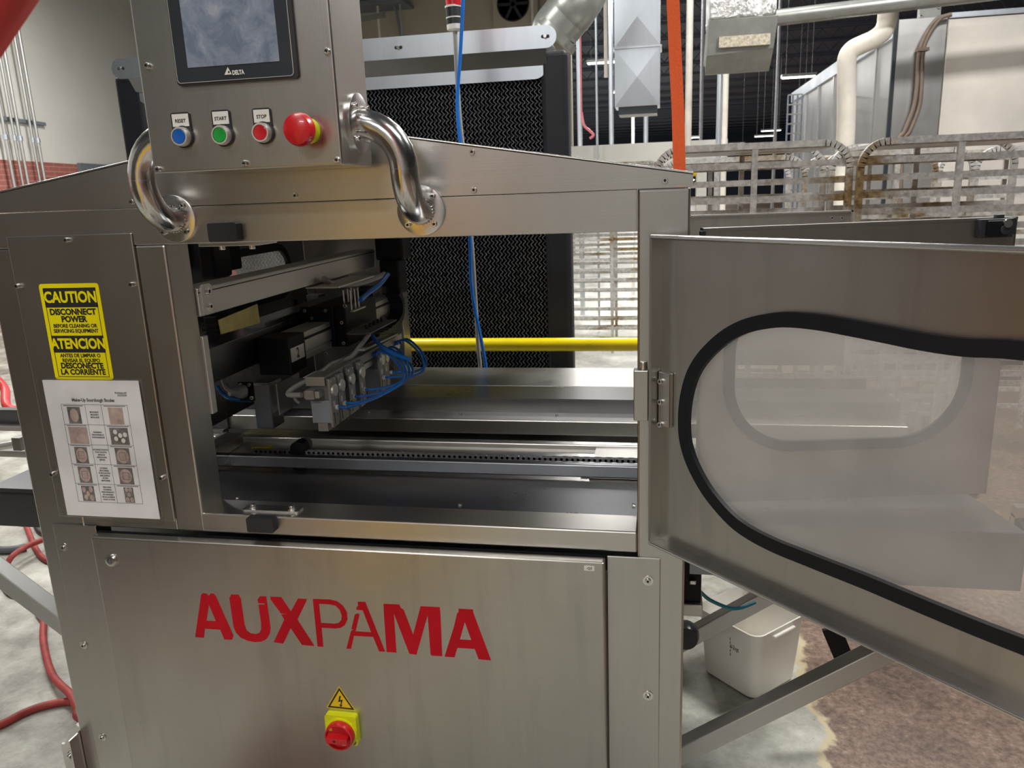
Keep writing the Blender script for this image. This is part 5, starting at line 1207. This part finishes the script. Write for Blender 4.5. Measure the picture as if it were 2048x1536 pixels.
# outdoor condenser unit with black fan on the beige wall, rods and brackets
wy = yb - .4; a0, a1 = far(990, -30, 12), far(1070, 48, 12)
U0_ = thing('condenser_unit', (at(1026, 8, y=wy).x, wy, at(1026, 48, y=wy).z), 'beige condenser unit with dark round fan on the far wall', 'fan unit')
x0, x1, z0, z1 = at(985, 8, y=wy).x, at(1075, 8, y=wy).x, at(1026, 50, y=wy).z, at(1026, -55, y=wy).z
MB().box(x0, x1, wy, wy + .35, z0, z1, WALLB).build('case', U0_, .01)
c = at(1026, 8, y=wy); rf = (x1 - x0) * .36
q = MB(); q.rev([(rf, 0), (rf, .02), (rf * .93, .02), (rf * .93, .004)], (c.x, wy, c.z), (0, -1, 0), BLK, 32); q.rev([(rf * .93, .003), (rf * .93, .004)], (c.x, wy, c.z), (0, -1, 0), BLKM, 32)
for k in range(6): q.bar((c.x, wy - .012, c.z), (c.x + rf * .9 * math.cos(k * PI / 3), wy - .012, c.z + rf * .9 * math.sin(k * PI / 3)), .012, .06, BEZ)
q.build('fan', U0_)
for px, r, lab in ((757, .028, 'pale vertical pipe right of the control box before the beige wall'), (802, .022, 'thin grey rod before the beige wall'), (1065, .03, 'white pipe beside the condenser unit')):
    a = at(px, 40, y=yb - .6); q = MB(); q.cyl((a.x, a.y, .02), (a.x, a.y, 6.9), r, PIPE if 'pale' in lab or 'white' in lab else SG, 10); tag(q.build('wall_pipe'), lab, 'pipe')
a = at(735, 18, y=yb - .5); c = at(815, 4, y=yb - .5); q = MB(); q.box(a.x - 1.5, c.x, yb - .9, yb - .05, c.z - .05, c.z, DOORG); q.bar((c.x - .3, yb - .5, c.z - .05), (c.x - .3, yb - .1, c.z - .7), .05, .05, DOORG); q.bar((a.x, yb - .9, c.z - .35), (c.x - .4, yb - .9, c.z - .3), .05, .1, GRD); tag(q.build('wall_platform'), 'dark steel platform edge high on the beige wall', 'platform')
# wire cage column by the oven's far end
cg0 = at(1577, 190, y=9.0); cg1 = at(1600, 290, y=9.0)
W0 = thing('wire_cage', (cg0.x, 9.0, 0), 'dark wire cage column at the far end of the oven', 'cage')
q = MB(); wdt = .16
for i in range(4):
    for x_, y_ in ((cg0.x + wdt * i / 3, 9.0),): q.box(x_ - .008, x_ + .008, y_, y_ + .02, .02, cg0.z, JST)
for i in range(30): z = cg0.z - i * .11; q.box(cg0.x, cg0.x + wdt, 8.995, 9.01, z - .008, z + .008, GRD)
q.build('mesh', W0)
q = MB(); q.tube([far(1163, 225, 7), far(1168, 250, 7), far(1180, 262, 7), far(1187, 270, 7), far(1180, 277, 7)], .012, PINK, 8); q.cyl(far(1163, 225, 7), V((far(1163, 225, 7).x, far(1163, 225, 7).y, 6.9)), .008, PINK, 8); tag(q.build('pink_hose'), 'pink hose end dangling in the dark hall right of the cooler', 'hose')
# low grey machine body behind the racks, pale
q = MB(); a_ = at(1950, 300, y=4.9); q.box(.55, 3.6, 4.4, 4.75, .9, 1.30, WALLW); tag(q.build('work_table'), 'pale work table edge between racks and oven', 'table')
b = MB()
